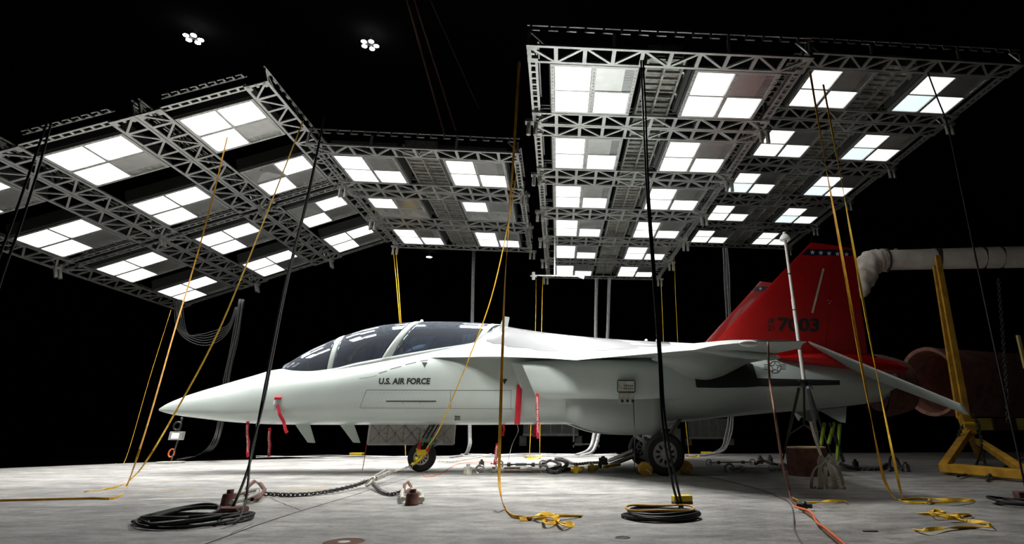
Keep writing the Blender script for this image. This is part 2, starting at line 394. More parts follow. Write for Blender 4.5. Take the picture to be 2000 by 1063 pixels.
for rk, R in RIG.items():
    for i in range(R['nv']):
        for j in range(R['nu']):
            if rk == 'A' and (i, j) == (2, 0): vis = True
            t = bpy.data.objects.new('light_fixture', None); COL.objects.link(t); t.matrix_world = rigM(rk, j*R['pu'], i*R['pv'])
            if rk == 'A': where = f"{ORD[j]} from front, {['right', 'middle', 'left'][i]} line of the {R['name']}"
            else: where = f"{ORD[i]} row from front, {['left', 'right'][j]} column of the {R['name']}"
            dead = OFF.get((rk, i, j), []); dimk = ['01'] if (rk == 'D' and (i, j) in ((0, 1), (1, 1), (2, 0), (2, 1), (3, 1))) else []
            n_on = 3-len(dead)
            tag(t, f"{['no', 'one', 'two', 'three'][n_on]}-lamp light, {where}", 'ceiling light', 'light fixtures on the '+R['name'])
            for nm in ('frame', 'housing', 'vented_panel'): link_mesh(P0[nm], t)
            g_ = link_mesh(P0['vent_grille'], t)
            for k in Q:
                c = link_mesh(P0['off'+k] if k in dead else (P0['dim'+k] if k in dimk else P0[('Cr' if rk == 'C' and j == 1 else rk)+k]), t)
                if k not in dead:
                    bk = 'Cr' if rk == 'C' and j == 1 else rk; x0, y0, x1, y1 = Q[k]
                    ld_ = bpy.data.lights.new('lamp_beam', 'AREA'); ld_.shape = 'RECTANGLE'; ld_.size = x1-x0-.03; ld_.size_y = y1-y0-.03; ld_.spread = math.radians(124) if bk == 'C' and i == 0 else SPREAD
                    ld_.energy = BEAM[bk]*(1.95 if bk == 'C' and i == 0 else 1); ld_.color = (1, .985, .96); lo = bpy.data.objects.new('lamp_beam', ld_); COL.objects.link(lo); lo.parent = t; lo.location = ((x0+x1)/2, (y0+y1)/2, .009)
                if k in dimk: c['label'] = 'cooler, dimmer lamp panel'
for o in P0.values(): bpy.data.objects.remove(o)

def lattice(L_, wd, nb, z=0, flip=0):
    "flat lattice girder along local x, 0..L_, in y 0..wd"
    m = MB(); c = .042; th = .03
    m.box((0, 0, z), (L_, c, z+th)); m.box((0, wd-c, z), (L_, wd, z+th)); p = L_/nb
    for k in range(nb+1):
        x = min(max(k*p, .03), L_-.03); m.box((x-.026, c, z), (x+.026, wd-c, z+th))
    for k in range(nb):
        a, b_ = (k*p, k*p+p)
        if (k+flip) % 2: P = ((a+.03, wd-c, z+th/2), (b_-.03, c, z+th/2))
        else: P = ((a+.03, c, z+th/2), (b_-.03, wd-c, z+th/2))
        m.bar(*P, .036, th*.9)
    for x0, s_ in ((0, 1), (L_, -1)):       # gusset and slotted end plate
        m.box((min(x0, x0+s_*.14), c, z), (max(x0, x0+s_*.14), c+.05, z+th)); m.box((min(x0, x0+s_*.14), wd-c-.05, z), (max(x0, x0+s_*.14), wd-c, z+th))
        m.box((min(x0, x0+s_*.10), wd/2-.02, z), (max(x0, x0+s_*.10), wd/2+.02, z+th))
    return m
def ladder(L_, wd, n, z=0, m=None):
    m = m or MB(); c = .035; m.box((0, 0, z), (L_, c, z+.03)); m.box((0, wd-c, z), (L_, wd, z+.03))
    for k in range(n+1): x = min(max(k*L_/n, .02), L_-.02); m.box((x-.02, c, z), (x+.02, wd-c, z+.03))
    return m
TOPH = .24
def girder(L_, wd, nb, flip=0, near=True):
    m = lattice(L_, wd, nb, 0, flip)
    y = 0 if near else wd-.09
    ladder(L_, .09, nb*2, TOPH)                   # bracketed top chord
    t = MB(); n = 16
    t.box((0, y, TOPH+.07), (L_, y+.02, TOPH+.09)); 
    for k in range(n):
        x = (k+.15)*L_/n; t.box((x, y, TOPH), (x+L_/n*.55, y+.02, TOPH+.02)); t.box((x, y, TOPH), (x+.03, y+.02, TOPH+.09))
    m.v, m.f = m.v, m.f; nn = len(m.v); m.v += t.v; m.f += [tuple(q+nn for q in f_) for f_ in t.f]
    for x in (.03, L_*.3, L_*.7, L_-.03):
        m.box((x-.02, y, .03), (x+.02, y+.03, TOPH))
    for x in (.03, L_-.22): m.bar((x, y+.015, TOPH), (x+.2, y+.015, TOPH-.2), .025)
    return m
made = {}
for rk, R in RIG.items():
    units = [(i, jj) for i in range(R['nv']) for jj in range(0, R['nu'], 2)]
    gapv = R['pv']-MD; gw = min(.40, gapv/2-.02); ul = R['pu']+MW; over = min(.33, (R['pu']-MW)/2-.02) if rk == 'A' else .30
    for (i, j) in units:
        e = bpy.data.objects.new('truss_frame', None); COL.objects.link(e); e.matrix_world = rigM(rk, j*R['pu'], i*R['pv'])
        if rk == 'A': where = f"{['front', 'rear'][j//2]} half, {['right', 'middle', 'left'][i]} line of the {R['name']}"
        else: where = f"{ORD[i]} row from front of the {R['name']}"
        tag(e, f"grey lattice truss, {where}", 'truss frame', 'truss frames of the '+R['name'])
        L_ = ul+2*over; key = (rk)
        if key not in made:
            g1 = girder(L_, gw, 10, 0, True); g2 = girder(L_, gw, 10, 1, False)
            ld = ladder(MD+.1, .13, 9); 
            for k in range(len(ld.v)): x, y, z = ld.v[k]; ld.v[k] = (y, x, z)
            for k in range(9):
                y0 = .03+k*(MD+.04)/9; ld.box((0, y0, TOPH), (.10, y0+.022, TOPH+.02)); ld.box((0, y0, TOPH), (.02, y0+.10, TOPH+.02)); ld.box((.09, y0, TOPH+.02), (.11, y0+.10, TOPH+.04))
            ld.box((.12, 0, TOPH+.03), (.14, MD+.1, TOPH+.05))
            fit = MB()
            for dx in (0, .11): fit.cyl((dx, 0, -.21), (dx, 0, .02), .035, 12)
            fit.box((-.06, -.06, .0), (.17, .06, .05))
            made[key] = [g1.build('girder', alu), g2.build('girder', alu), ld.build('end_ladder', alu), fit.build('hoist_fitting', steel)]
        g1, g2, ld, ft = made[key]
        a = link_mesh(g1, e); a.location = (-over, -gw-.015, .0)
        a = link_mesh(g2, e); a.location = (-over, MD+.015, .0)
        a = link_mesh(ld, e); a.location = (-over-.0, -.05, 0.035)
        a = link_mesh(ld, e); a.location = (ul+over-.13, -.05, 0.035)
        a = link_mesh(ft, e); a.location = (ul+over-.05, MD+gw+.02-.06, -.01)
        if rk in 'CB': a = link_mesh(ft, e); a.location = (-over-.06, MD+gw-.04, -.01)
for v_ in made.values():
    for o in v_: bpy.data.objects.remove(o)
# service channel with cable trays between the two columns
for rk in 'BCD':
    R = RIG[rk]; m = MB(); x0 = MW+.12; wd = R['pu']-MW-.24; Lv = R['pv']*(R['nv']-1)+MD+.4
    for s_ in (0, 1): m.box((x0+s_*(wd-.03), 0, .14), (x0+s_*(wd-.03)+.03, Lv, .30))
    m.box((x0+wd/2-.015, 0, .12), (x0+wd/2+.015, Lv, .26))
    y = 0
    while y < Lv: m.box((x0, y, .16), (x0+wd, y+.025, .20)); y += .16
    y = 0.05; k = 0
    while y < Lv-.5:
        m.box((x0+.03, y, .24), (x0+wd-.03, y+.9, .42)); y += 1.05; k += 1
    e = bpy.data.objects.new('cable_tray', m.build('tmp', steel).data); bpy.data.objects.remove(bpy.data.objects['tmp']); COL.objects.link(e); e.matrix_world = rigM(rk)
    tag(e, f"metal cable tray channel running back between the two columns of the {R['name']}", 'cable tray')
    # dark electrical boxes with a pale socket plate on the side of each right-hand fixture
    for i in range(R['nv']):
        bx = empty('junction_box', (0, 0, 0), f"black junction box with pale socket plates, {ORD[i]} row of the {R['name']}", 'junction box', 'junction boxes on the '+R['name'], M=rigM(rk, R['pu']-.09, i*R['pv']))
        MB().box((0, .05, .06), (.06, MD-.05, .34)).build('body', alu_d, bx)
        for y in (.25, .8): MB().box((-.008, y, .12), (0, y+.11, .24)).box((-.02, y+.03, .16), (-.008, y+.08, .20)).build('socket_plate', panelg, bx)

# high-bay lamps on the ceiling, five bulbs in a ring
for (px, py, lab, sz) in ((378, 75, 'ring of five small bright bulbs high above the left rig', .15), (722, 87, 'ring of five small bright bulbs high above the middle rig', .15), (838, 502, 'tiny distant lamp under the middle rig, against the dark', .11)):
    r = ray(px, py); p = r*((CEIL-.35-H)/r[2])+[0, 0, H]
    e = empty('high_bay_lamp', tuple(p), lab, 'ceiling lamp')
    MB().cyl((0, 0, .05), (0, 0, .35), .02, 8).cyl((0, 0, .0), (0, 0, .06), sz*.5, 12).build('stem', black, e)
    for k in range(5):
        a = 2*PI*k/5+.3; MB().sphere((math.cos(a)*sz, math.sin(a)*sz, -.01), sz*.42, 12, 8, (1, 1, .45)).build('bulb', bulb, e, smooth='all')

# ================================================================== THE JET
PSI = math.radians(3.2); JO = Vector((-7.637, 10.259, 0))
jet = empty('jet_aircraft', JO, 'grey two-seat jet aircraft with twin red tail fins parked under the lights', 'aircraft', rz=PSI)
JM = Matrix.Translation(JO) @ Matrix.Rotation(PSI, 4, 'Z'); JI = JM.inverted()
def J(px, py, y):
    "jet-frame point seen at a photo position on the plane at lateral offset y (negative = near side)"
    c = JI @ Vector((0, 0, H)); r = Vector(ray(px, py)); d = JI.to_3x3() @ r; k = (y-c.y)/d.y; return np.array(c+d*k)
def toJ(p): return np.array(JI @ Vector(p))
def toW(p): return np.array(JM @ Vector(p))

#        x     zb    zw    zt    hw   nb   nt
FUS = [(.02, .975, .998, 1.02, .025, 2, 2), (.12, .945, .995, 1.09, .075, 2, 2), (.3, .908, .99, 1.175, .145, 2, 2), (.5, .88, .985, 1.255, .215, 2, 2), (.85, .84, .98, 1.368, .31, 2, 2), (1.2, .80, .98, 1.478, .39, 2.1, 2),
 (1.55, .775, .985, 1.585, .46, 2.2, 2), (1.85, .76, 1.0, 1.675, .51, 2.3, 2), (2.1, .755, 1.03, 1.70, .55, 2.4, 2.1), (2.5, .75, 1.08, 1.70, .60, 2.6, 2.4), (2.9, .75, 1.12, 1.72, .64, 2.7, 2.6),
 (3.4, .75, 1.17, 1.81, .68, 2.8, 2.6), (3.9, .75, 1.22, 1.91, .71, 3, 2.6), (4.5, .75, 1.27, 2.03, .74, 3, 2.6), (5.0, .75, 1.32, 2.13, .77, 3, 2.5), (5.42, .75, 1.36, 2.24, .79, 3, 2.4),
 (5.56, .75, 1.38, 2.40, .80, 3, 2.1), (5.75, .752, 1.39, 2.49, .80, 3, 1.9), (6.1, .755, 1.4, 2.44, .82, 3.2, 1.9), (6.6, .758, 1.42, 2.37, .86, 3.4, 1.9), (7.1, .76, 1.43, 2.315, .93, 3.6, 2), (7.7, .76, 1.43, 2.26, 1.02, 3.6, 2.1),
 (8.5, .765, 1.44, 2.21, 1.08, 3.2, 2.2), (9.2, .81, 1.46, 2.18, 1.10, 2.8, 2.3), (10.0, .89, 1.48, 2.14, 1.08, 2.5, 2.4), (10.8, .96, 1.49, 2.08, 1.02, 2.3, 2.4), (11.6, 1.02, 1.5, 2.0, .92, 2.2, 2.3), (12.3, 1.09, 1.5, 1.93, .78, 2.1, 2.1), (12.9, 1.17, 1.5, 1.86, .60, 2, 2)]
NS = 72
def section(x, n=NS):
    zb, zw, zt, hw, nb, nt = [pch(FUS, x, c) for c in range(1, 7)]; out = []
    for k in range(n):
        a = 2*PI*k/n; c, s_ = math.cos(a), math.sin(a); e = nt if s_ >= 0 else nb
        y = hw*math.copysign(abs(c)**(2/e), c); z = zw+(zt-zw if s_ >= 0 else zw-zb)*math.copysign(abs(s_)**(2/e), s_)
        out.append((x, y, z))
    return out
xs = sorted(set([.0+t for t in (.02, .05, .09, .14, .2, .3, .4, .5, .65)]+[round(.8+.1*i, 3) for i in range(46)]+[5.36, 5.42, 5.46, 5.5, 5.54, 5.58, 5.62, 5.68]+[round(5.8+.12*i, 3) for i in range(60)]))
xs = [x for x in xs if x <= 12.9]+[12.9]
m = MB(); rows = [section(x) for x in xs]; m.grid(rows, close=True)
k0 = len(m.v); m.v.append((0, 0, 1.0)); m.f += [(k0, (k+1) % NS, k) for k in range(NS)]
e0 = (len(rows)-1)*NS; m.f.append(tuple(e0+k for k in range(NS)))
fus = m.build('fuselage', hull, jet, smooth=True)
bvh = BVHTree.FromPolygons([Vector(v) for v in m.v], m.f)
def hit(x, z, side=-1, off=.004):
    r = bvh.ray_cast(Vector((x, side*4, z)), Vector((0, -side, 0)))
    if r[0] is None: return None
    return np.array(r[0])+np.array(r[1] if r[1].y*side > 0 else -r[1])*off
def hitp(px, py, off=.004):
    "point on the fuselage skin seen at a photo position"
    c = JI @ Vector((0, 0, H)); d = (JI.to_3x3() @ Vector(ray(px, py))).normalized(); r = bvh.ray_cast(c, d)
    if r[0] is None: return None
    n = r[1] if r[1].dot(d) < 0 else -r[1]
    return np.array(r[0]+n*off)
def seam(name, P, w, m_, **kw):
    Q = []
    for a, b_ in zip(P, P[1:]):
        n = max(2, int(math.dist(a, b_)/8)); Q += [(a[0]+(b_[0]-a[0])*i/n, a[1]+(b_[1]-a[1])*i/n) for i in range(n)]
    Q.append(P[-1]); R_ = [hitp(*q) for q in Q]; R_ = [r for r in R_ if r is not None]
    mb = MB(); rows = []
    for i, p in enumerate(R_):
        t = R_[min(i+1, len(R_)-1)]-R_[max(i-1, 0)]; t /= np.linalg.norm(t)+1e-9; s_ = np.cross(t, (0, 1, 0)); s_ /= np.linalg.norm(s_)+1e-9
        rows.append([p-s_*w/2, p+s_*w/2])
    if len(rows) > 1: return mb.grid(rows).build(name, m_, jet, fix=False, **kw)

# spine fairing, glossy darker grey skin behind the canopy
m = MB(); rows = []
for i in range(26):
    x = 5.60+i*.13; zt = pch(FUS, x, 3); rr = []; sec = section(x, 144)
    for (xx, y, z) in sec:
        if z > pch([(5.6, 2.10), (6.2, 1.98), (7.0, 1.93), (8.9, 1.98)], x, 1): rr.append((xx, y*1.004, z+.004))
    rr.sort(key=lambda p: p[1]); T = np.linspace(0, len(rr)-1, 24); A_ = np.array(rr)
    rows.append([tuple(np.array([np.interp(t, range(len(rr)), A_[:, c]) for c in range(3)])) for t in T])
m.grid(rows).build('spine_skin', spine, jet, smooth='all', fix=False)

# canopy glass: windscreen, front and rear transparencies on one dome
DOME = [(1.98, 1.755, 1.60, .10), (2.1, 1.815, 1.60, .20), (2.33, 1.965, 1.60, .30), (2.665, 2.14, 1.60, .38), (3.0, 2.285, 1.62, .43), (3.36, 2.405, 1.70, .46), (3.72, 2.485, 1.77, .475), (4.27, 2.54, 1.88, .48), (4.84, 2.55, 2.00, .47), (5.2, 2.54, 2.07, .45), (5.45, 2.525, 2.14, .43), (5.72, 2.50, 2.3, .40)]
def dome_pt(x, a, k=1.0):
    "a from -1 (near sill) to 1 (far sill)"
    zt, zs, hw = (pch(DOME, x, c) for c in (1, 2, 3)); g = (1-abs(a))*PI/2
    return np.array((x, math.copysign(hw*k*math.cos(g)**.85, a) if a else 0, zs-.06+(zt-zs+.06)*math.sin(g)**.9*(1 if k == 1 else 1+(k-1)*.6)))
def dome_panel(x0f, x1f, k=1.0, nx=26, na=40, a0=-1, a1=1):
    rows = []
    for i in range(nx+1):
        row = []
        for j in range(na+1):
            a = a0+(a1-a0)*j/na; xa, xb = x0f(abs(a)), x1f(abs(a)); row.append(dome_pt(xa+(xb-xa)*i/nx, a, k))
        rows.append(row)
    return MB().grid(rows)
ws_end = lambda a: 2.90-.0*a
cf0 = lambda a: 2.985
cf1 = lambda a: 4.24-.47*a**1.5        # raked frame between the cockpits
cr0 = lambda a: 4.34-.40*a**1.5
cr1 = lambda a: 5.70-.28*a**1.2
def dome_obj(mb, nm, mt, par=jet, **kw):
    o = mb.build(nm, mt, par, smooth='all', fix=False, **kw)
    s_ = o.modifiers.new('s', 'SOLIDIFY'); s_.thickness = .008 if mt == glass else .02; s_.offset = -1 if mt == glass else 0; return o
dome_obj(dome_panel(lambda a: 1.98, ws_end), 'windscreen', glass)
dome_obj(dome_panel(cf0, cf1), 'front_canopy_glass', glass)
dome_obj(dome_panel(cr0, cr1), 'rear_canopy_glass', glass)
fr_ = [dome_panel(ws_end, cf0, 1.006, 3), dome_panel(cf1, cr0, 1.012, 3)]
for q in fr_: dome_obj(q, 'canopy_frame', hull)
# sill rails and rear bow
for nm, a0, a1 in (('canopy_sill', -1.0, -.93), ('canopy_sill', .93, 1.0)):
    dome_obj(dome_panel(lambda a: 2.0, lambda a: 5.60, 1.012, 60, 2, a0, a1), nm, hull)
dome_obj(dome_panel(lambda a: 5.66-.28*a**1.2, lambda a: 5.78-.28*a**1.2, 1.012, 3), 'canopy_rear_bow', hull)
# cockpit interior
m = MB(); rows = []
for i in range(30):
    x = 2.3+i*.105; zs = pch(DOME, x, 2)+.02; hw = pch(DOME, x, 3)*.96; zd = pch(FUS, x, 3)+.01
    rows.append([(x, -hw, zs-.02), (x, -hw*.55, zd+.0), (x, 0, zd+.015), (x, hw*.55, zd), (x, hw, zs-.02)])
m.grid(rows).build('cockpit_deck', cockpit, jet)
def glareshield(x, w_, zb, zt):
    m = MB(); rows = []
    for i in range(7):
        t = i/6; xx = x+t*.5; hh = zb+(zt-zb)*math.sin(min(1, t*1.15)*PI/2); ww = w_*(.55+.45*t)
        rows.append([(xx, ww*math.cos(a), zb-.05+(hh-zb+.05)*math.sin(a)) for a in np.linspace(0, PI, 13)])
    m.grid(rows); n = len(m.v); m.f.append(tuple(n-13+k for k in range(13))); return m
gs = glareshield(2.5, .30, 1.68, 1.93).build('glare_shield', cockpit, jet, smooth=True)
gs = glareshield(3.95, .33, 1.88, 2.14).build('glare_shield', hull_w, jet, smooth=True)
for x, z in ((3.45, 1.80), (4.98, 2.0)):
    st = MB().box((x-.02, -.22, z-.1), (x+.12, .22, z+.42)).box((x-.35, -.22, z-.08), (x, .22, z+.03)).build('ejection_seat', seatm, jet, bevel=.03)
    MB().box((x-.06, -.13, z+.32), (x+.1, .13, z+.50)).build('headrest', black, st, bevel=.03)
    MB().bar((x+.10, -.18, z-.05), (x+.20, -.18, z+.40), .04).bar((x+.10, .18, z-.05), (x+.20, .18, z+.40), .04).build('seat_rail', hub_m, st)
MB().box((2.98, -.12, 1.93), (3.0, .12, 2.12)).build('head_up_display', cockpit, jet)
m = MB(); m.tube(smooth_path([(4.3, -.40, 1.98), (4.22, -.36, 2.1), (4.05, -.38, 2.2)]), .012, 6); m.build('canopy_strut', hub_m, jet)
m = MB()
for px in (775, 830): m.tube([(J(px, 690, -.40)), (J(px+25, 655, -.30))], .012, 6)
m.build('cockpit_brace', hub_m, jet)

# strake and wings: loft of airfoil sections with drooped leading edge and flap
def wing_section(y, side, droop=.10, flap=.0):
    LE = pch([(.55, 4.5), (.66, 4.80), (.84, 5.35), (1.12, 6.0), (1.27, 6.6), (1.42, 7.08), (2.0, 7.44), (3.0, 8.02), (3.9, 8.55), (4.2, 8.76), (4.34, 9.02)], y, 1)
    TE = interp([(.55, 9.9), (1.0, 10.0), (4.2, 9.80), (4.34, 9.72)], y, 1)
    zc = interp([(.55, 1.84), (1.0, 1.83), (4.34, 1.615)], y, 1)
    c = TE-LE; th = interp([(.55, .10), (1.1, .11), (1.6, .10), (4.2, .055), (4.34, .03)], y, 1)
    dr = interp([(.55, 0), (1.1, .02), (1.5, .09), (3.9, .075), (4.34, .02)], y, 1)
    fl_ = interp([(.55, .0), (1.05, .02), (1.3, .05), (2.4, .05), (2.5, .05), (3.9, .05), (4.1, 0), (4.34, 0)], y, 1)
    top, bot = [], []
    for t in (0, .01, .03, .07, .13, .2, .3, .45, .6, .72, .8, .9, 1.0):
        x = LE+c*t; h = th*(2.2*(t**.5)*(1-t)**.9*.72+.02*t)
        d = -dr*max(0, (.13-t)/.13)**1.3-fl_*max(0, (t-.72)/.28)
        top.append((x, side*y, zc+h*.62+d)); bot.append((x, side*y, zc-h*.42+d))
    return top+bot[::-1][:-1]
def make_wing(side):
    ys = [.5, .6, .7, .8, .95, 1.05, 1.15, 1.3, 1.5, 1.8, 2.1, 2.4, 2.5, 2.8, 3.2, 3.6, 3.9, 4.1, 4.2, 4.28, 4.34]
    m = MB(); rows = [wing_section(y, side) for y in ys]; m.grid(rows, close=True); n = len(rows[0])
    m.f.append(tuple(range(n))); e = (len(ys)-1)*n; m.f.append(tuple(e+k for k in range(n)))
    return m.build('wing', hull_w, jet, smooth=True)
wn = make_wing(-1); wf = make_wing(1)
tp = np.array((9.1, -4.36, 1.60))
MB().sphere(J(1462, 671, -4.36), .07, 16, 8, (1.6, .35, .55)).build('wing_tip_lamp', white, wn, smooth='all')
# flap actuator fairings under the wings
for s_ in (-1, 1):
    for y in (2.9,):
        P = [(8.6, s_*y, 1.74), (9.0, s_*y, 1.70), (9.5, s_*y, 1.64), (9.95, s_*y, 1.60)]
        MB().tube(smooth_path(P, 4), [.01]+[.05]*4+[.06]*4+[.05]*3+[.01], 10).build('flap_fairing', hull_w, wn if s_ < 0 else wf, smooth='all')

for s_ in (-1, 1):       # rounded fairing sagging below the inner wing
    T_ = [(8.42, 1.76, .02), (8.6, 1.68, .12), (8.85, 1.56, .26), (9.1, 1.46, .34), (9.3, 1.44, .36), (9.55, 1.49, .33), (9.8, 1.60, .24), (10.05, 1.71, .10), (10.3, 1.76, .02)]
    m = MB(); rows = []
    for i in range(40):
        x = 8.42+1.88*i/39; zb = pch(T_, x, 1); wd = pch(T_, x, 2); r = []
        for k in range(13):
            a = PI*k/12; r.append((x, s_*(1.18+wd*math.cos(a)*.9), 1.80-(1.80-zb)*math.sin(a)**.7))
        rows.append(r)
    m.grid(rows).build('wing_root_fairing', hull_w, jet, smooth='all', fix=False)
# engine air intakes beneath the strakes
def make_intake(side):
    m = MB(); rows = []; n = 40
    T = [(6.29, 1.16, 1.72, .80, 1.17), (6.5, 1.13, 1.74, .80, 1.21), (7.0, 1.14, 1.76, .78, 1.28), (7.6, 1.13, 1.77, .75, 1.25), (8.3, 1.10, 1.76, .7, 1.20), (9.2, 1.12, 1.74, .6, 1.10), (10.0, 1.2, 1.7, .5, 1.0)]
    def ring(x, sh, grow=1.0):
        zb, zt, yi, yo = [pch(T, x, c) for c in range(1, 5)]; zc, yc = (zb+zt)/2, (yi+yo)/2; hz, hy_ = (zt-zb)/2*grow, (yo-yi)/2*grow; r = []
        for k in range(n):
            a = 2*PI*k/n; c, s2 = math.cos(a), math.sin(a); y = yc+hy_*math.copysign(abs(c)**.55, c); z = zc+hz*math.copysign(abs(s2)**.62, s2)
            r.append((x+sh*(zt-z)/(zt-zb), side*y, z))
        return r
    rows = [ring(7.1, .0, .72), ring(6.5, .24, .82), ring(6.30, .27, .93), ring(6.27, .27, .97), ring(6.29, .27, 1.0)]
    for x, sh in ((6.45, .25), (6.65, .21), (6.9, .15), (7.2, .05), (7.6, 0), (8, 0), (8.4, 0), (8.8, 0), (9.2, 0), (9.6, 0), (10., 0)): rows.append(ring(x, sh))
    m.grid(rows, close=True); m.f.append(tuple(range(n))); e = (len(rows)-1)*n; m.f.append(tuple(e+k for k in range(n)))
    o = m.build('engine_intake', hull, jet, smooth=True)
    # splitter plate standing off the body side ahead of the lip
    y = side*.90
    P = [J(q[0], q[1], -.90) for q in ((998, 709), (1022, 711), (1048, 762), (1052, 774), (1041, 776), (1029, 773), (1016, 755))]
    P = [(p[0], y, p[2]) for p in P]
    MB().prism(P, (0, side*.03, 0)).build('splitter_plate', hull, o)
    return o
ik = make_intake(-1); make_intake(1)

# twin canted fins
def make_fin(side):
    # side profile: x, z with lateral cant
    root_y, tip_y, zr, zt = .78, 1.40, 1.86, 3.78
    e = bpy.data.objects.new('tail_fin', None); m = MB(); rows = []
    for i in range(13):
        t = i/12; z = zr+(zt-.0-zr)*t; y = root_y+(tip_y-root_y)*t
        le = 9.62+(11.28-9.62)*((z-2.14)/(3.78-2.14)); te = 12.32+(12.04-12.32)*t; th = .06-.035*t; c = te-le; top = []; bot = []
        for q in (0, .015, .05, .12, .25, .4, .6, .8, 1):
            h = th*(1.9*q**.5*(1-q)**.8+.03)
            x = le+c*q; zz = z-(.10*t*q if i == 12 else .10*t*q)
            top.append((x, side*(y+h), zz)); bot.append((x, side*(y-h), zz))
        rows.append(top+bot[::-1][:-1])
    m.grid(rows, close=True); n = len(rows[0]); m.f.append(tuple(range(n))); k = 12*n; m.f.append(tuple(k+i for i in range(n)))
    o = m.build('tail_fin', red, jet, smooth=True); bv = BVHTree.FromPolygons([Vector(v) for v in m.v], m.f)
    return o, bv
def fin_hit(bv, px, py, off=.004):
    c = JI @ Vector((0, 0, H)); d = (JI.to_3x3() @ Vector(ray(px, py))).normalized(); r = bv.ray_cast(c, d)
    if r[0] is None: return None
    n = r[1] if r[1].dot(d) < 0 else -r[1]; return np.array(r[0]+n*off)
finN, bvN = make_fin(-1); finF, bvF = make_fin(1)
def decal(bv, poly, name, mt, par, off=.004, sub=1, faces=None):
    P = [fin_hit(bv, x, y, off) for x, y in poly]
    if any(p is None for p in P): 
        cand = [p for p in P if p is not None]
        if len(cand) < 3 or faces: return None
        P = cand
    m = MB(); m.add(P, faces or [tuple(range(len(P)))]); return m.build(name, mt, par, fix=False)
def band_on(bv, L0, L1, n, name, mt, par):
    rows = []
    for i in range(n+1):
        t = i/n; a = fin_hit(bv, L0[0][0]+(L0[1][0]-L0[0][0])*t, L0[0][1]+(L0[1][1]-L0[0][1])*t, .003); b_ = fin_hit(bv, L1[0][0]+(L1[1][0]-L1[0][0])*t, L1[0][1]+(L1[1][1]-L1[0][1])*t, .003)
        if a is not None and b_ is not None: rows.append([a, b_])
    if len(rows) > 1: MB().grid(rows).build(name, mt, par, fix=False)
def star(cx_, cy_, r, sk=0):
    return [(cx_+(r if k % 2 == 0 else r*.40)*math.sin(PI*k/5), cy_-(r if k % 2 == 0 else r*.40)*math.cos(PI*k/5)) for k in range(10)]
band_on(bvN, ((1577, 487.0), (1664, 488.5)), ((1565, 498.5), (1664, 501)), 24, 'navy_band', navy, finN)
for (sx, sy) in ((1586.5, 493), (1603, 494), (1619, 495), (1635.5, 496), (1653, 497)):
    decal(bvN, star(sx, sy, 5.2), 'white_star', white, finN, .007)
band_on(bvF, ((1476, 560), (1511, 560)), ((1470, 568.5), (1507, 568.5)), 10, 'navy_band', navy, finF)
decal(bvF, star(1485, 564.5, 3.8), 'white_star', white, finF, .007)
def px_text(bv, s_, x0, y0, x1, hgt, name, mt, par, hitf=None, shear=0, bold=.02, rot=0, jt=None):
    V, Fc = text_mesh(s_, 1.0, shear, bold); A_ = np.array(V); mn, mx = A_.min(0), A_.max(0)
    P = []
    for (a, c) in V:
        u_, v_ = (a-mn[0])/(mx[0]-mn[0])*(x1-x0), (c-mn[1])/(mx[1]-mn[1])*hgt
        X, Y_ = x0+u_, y0-v_+u_*rot
        q = fin_hit(bv, X, Y_, .005) if bv else hitf(X, Y_)
        if q is None: return None
        P.append(q)
    return MB().add(P, Fc).build(name, mt, par, fix=False)
px_text(bvN, '7003', 1519, 647, 1600, 27, 'serial_number', marking, finN, bold=.035, rot=.02)
px_text(bvN, 'AF', 1499, 632, 1512, 11, 'serial_prefix', marking, finN, bold=.03)
px_text(bvN, '21', 1499, 646, 1511, 11, 'serial_year', marking, finN, bold=.03)
decal(bvN, [(1606, 524), (1610, 525), (1588, 612), (1584, 611)], 'formation_light_strip', mat('strip_light_cream', (.62, .58, .42), .6), finN, .01)
for k, (a, b_) in enumerate(((1616, 586), (1621, 588), (1618, 592))): decal(bvN, [(a, b_), (a+2.5, b_), (a+2.5, b_+1.5), (a, b_+1.5)], 'small_stencil', white, finN, .006)
band_on(bvN, ((1627, 500), (1611, 690)), ((1627.8, 500), (1611.8, 690)), 12, 'rudder_seam', mat('seam_dark_red', (.12, .003, .003), .6), finN)

# red painted shoulder of the tail boom and painted shade on the hull side
def skin_patch(poly, name, mt, off, nx=14, ny=6, par=jet):
    "quad patch given by top edge and bottom edge polylines in photo positions"
    top, bot = poly; rows = []
    for i in range(nx+1):
        t = i/nx*(len(top)-1); k = min(int(t), len(top)-2); f_ = t-k
        a = np.array(top[k])*(1-f_)+np.array(top[k+1])*f_; b_ = np.array(bot[k])*(1-f_)+np.array(bot[k+1])*f_
        r = [hitp(*(a+(b_-a)*j/ny), off) for j in range(ny+1)]
        if any(q is None for q in r): continue
        rows.append(r)
    if len(rows) > 1: return MB().grid(rows).build(name, mt, par, fix=False, smooth='all')
skin_patch(([(1500, 698), (1540, 684), (1600, 684), (1640, 690), (1700, 700)], [(1502, 700), (1540, 707), (1600, 716), (1640, 722), (1700, 730)]), 'red_tail_shoulder', red, .006, 30)
seam('chine_line', [(1502, 698), (1560, 699.5), (1620, 702)], .008, mat('pale_edge', (.6, .35, .33), .5))
recess_shade_m = mat('recess_shade', (.008, .008, .008), .8)
skin_patch(([(1312, 738), (1345, 740), (1400, 736), (1455, 706), (1470, 712), (1479, 739), (1560, 741), (1640, 743)], [(1318, 750), (1340, 757), (1400, 758), (1455, 757), (1470, 756), (1482, 755), (1560, 754), (1640, 752)]), 'painted_recess_shade', recess_shade_m, .007, 42, 8)  # black patch painting the shade below the wing fairing onto the hull
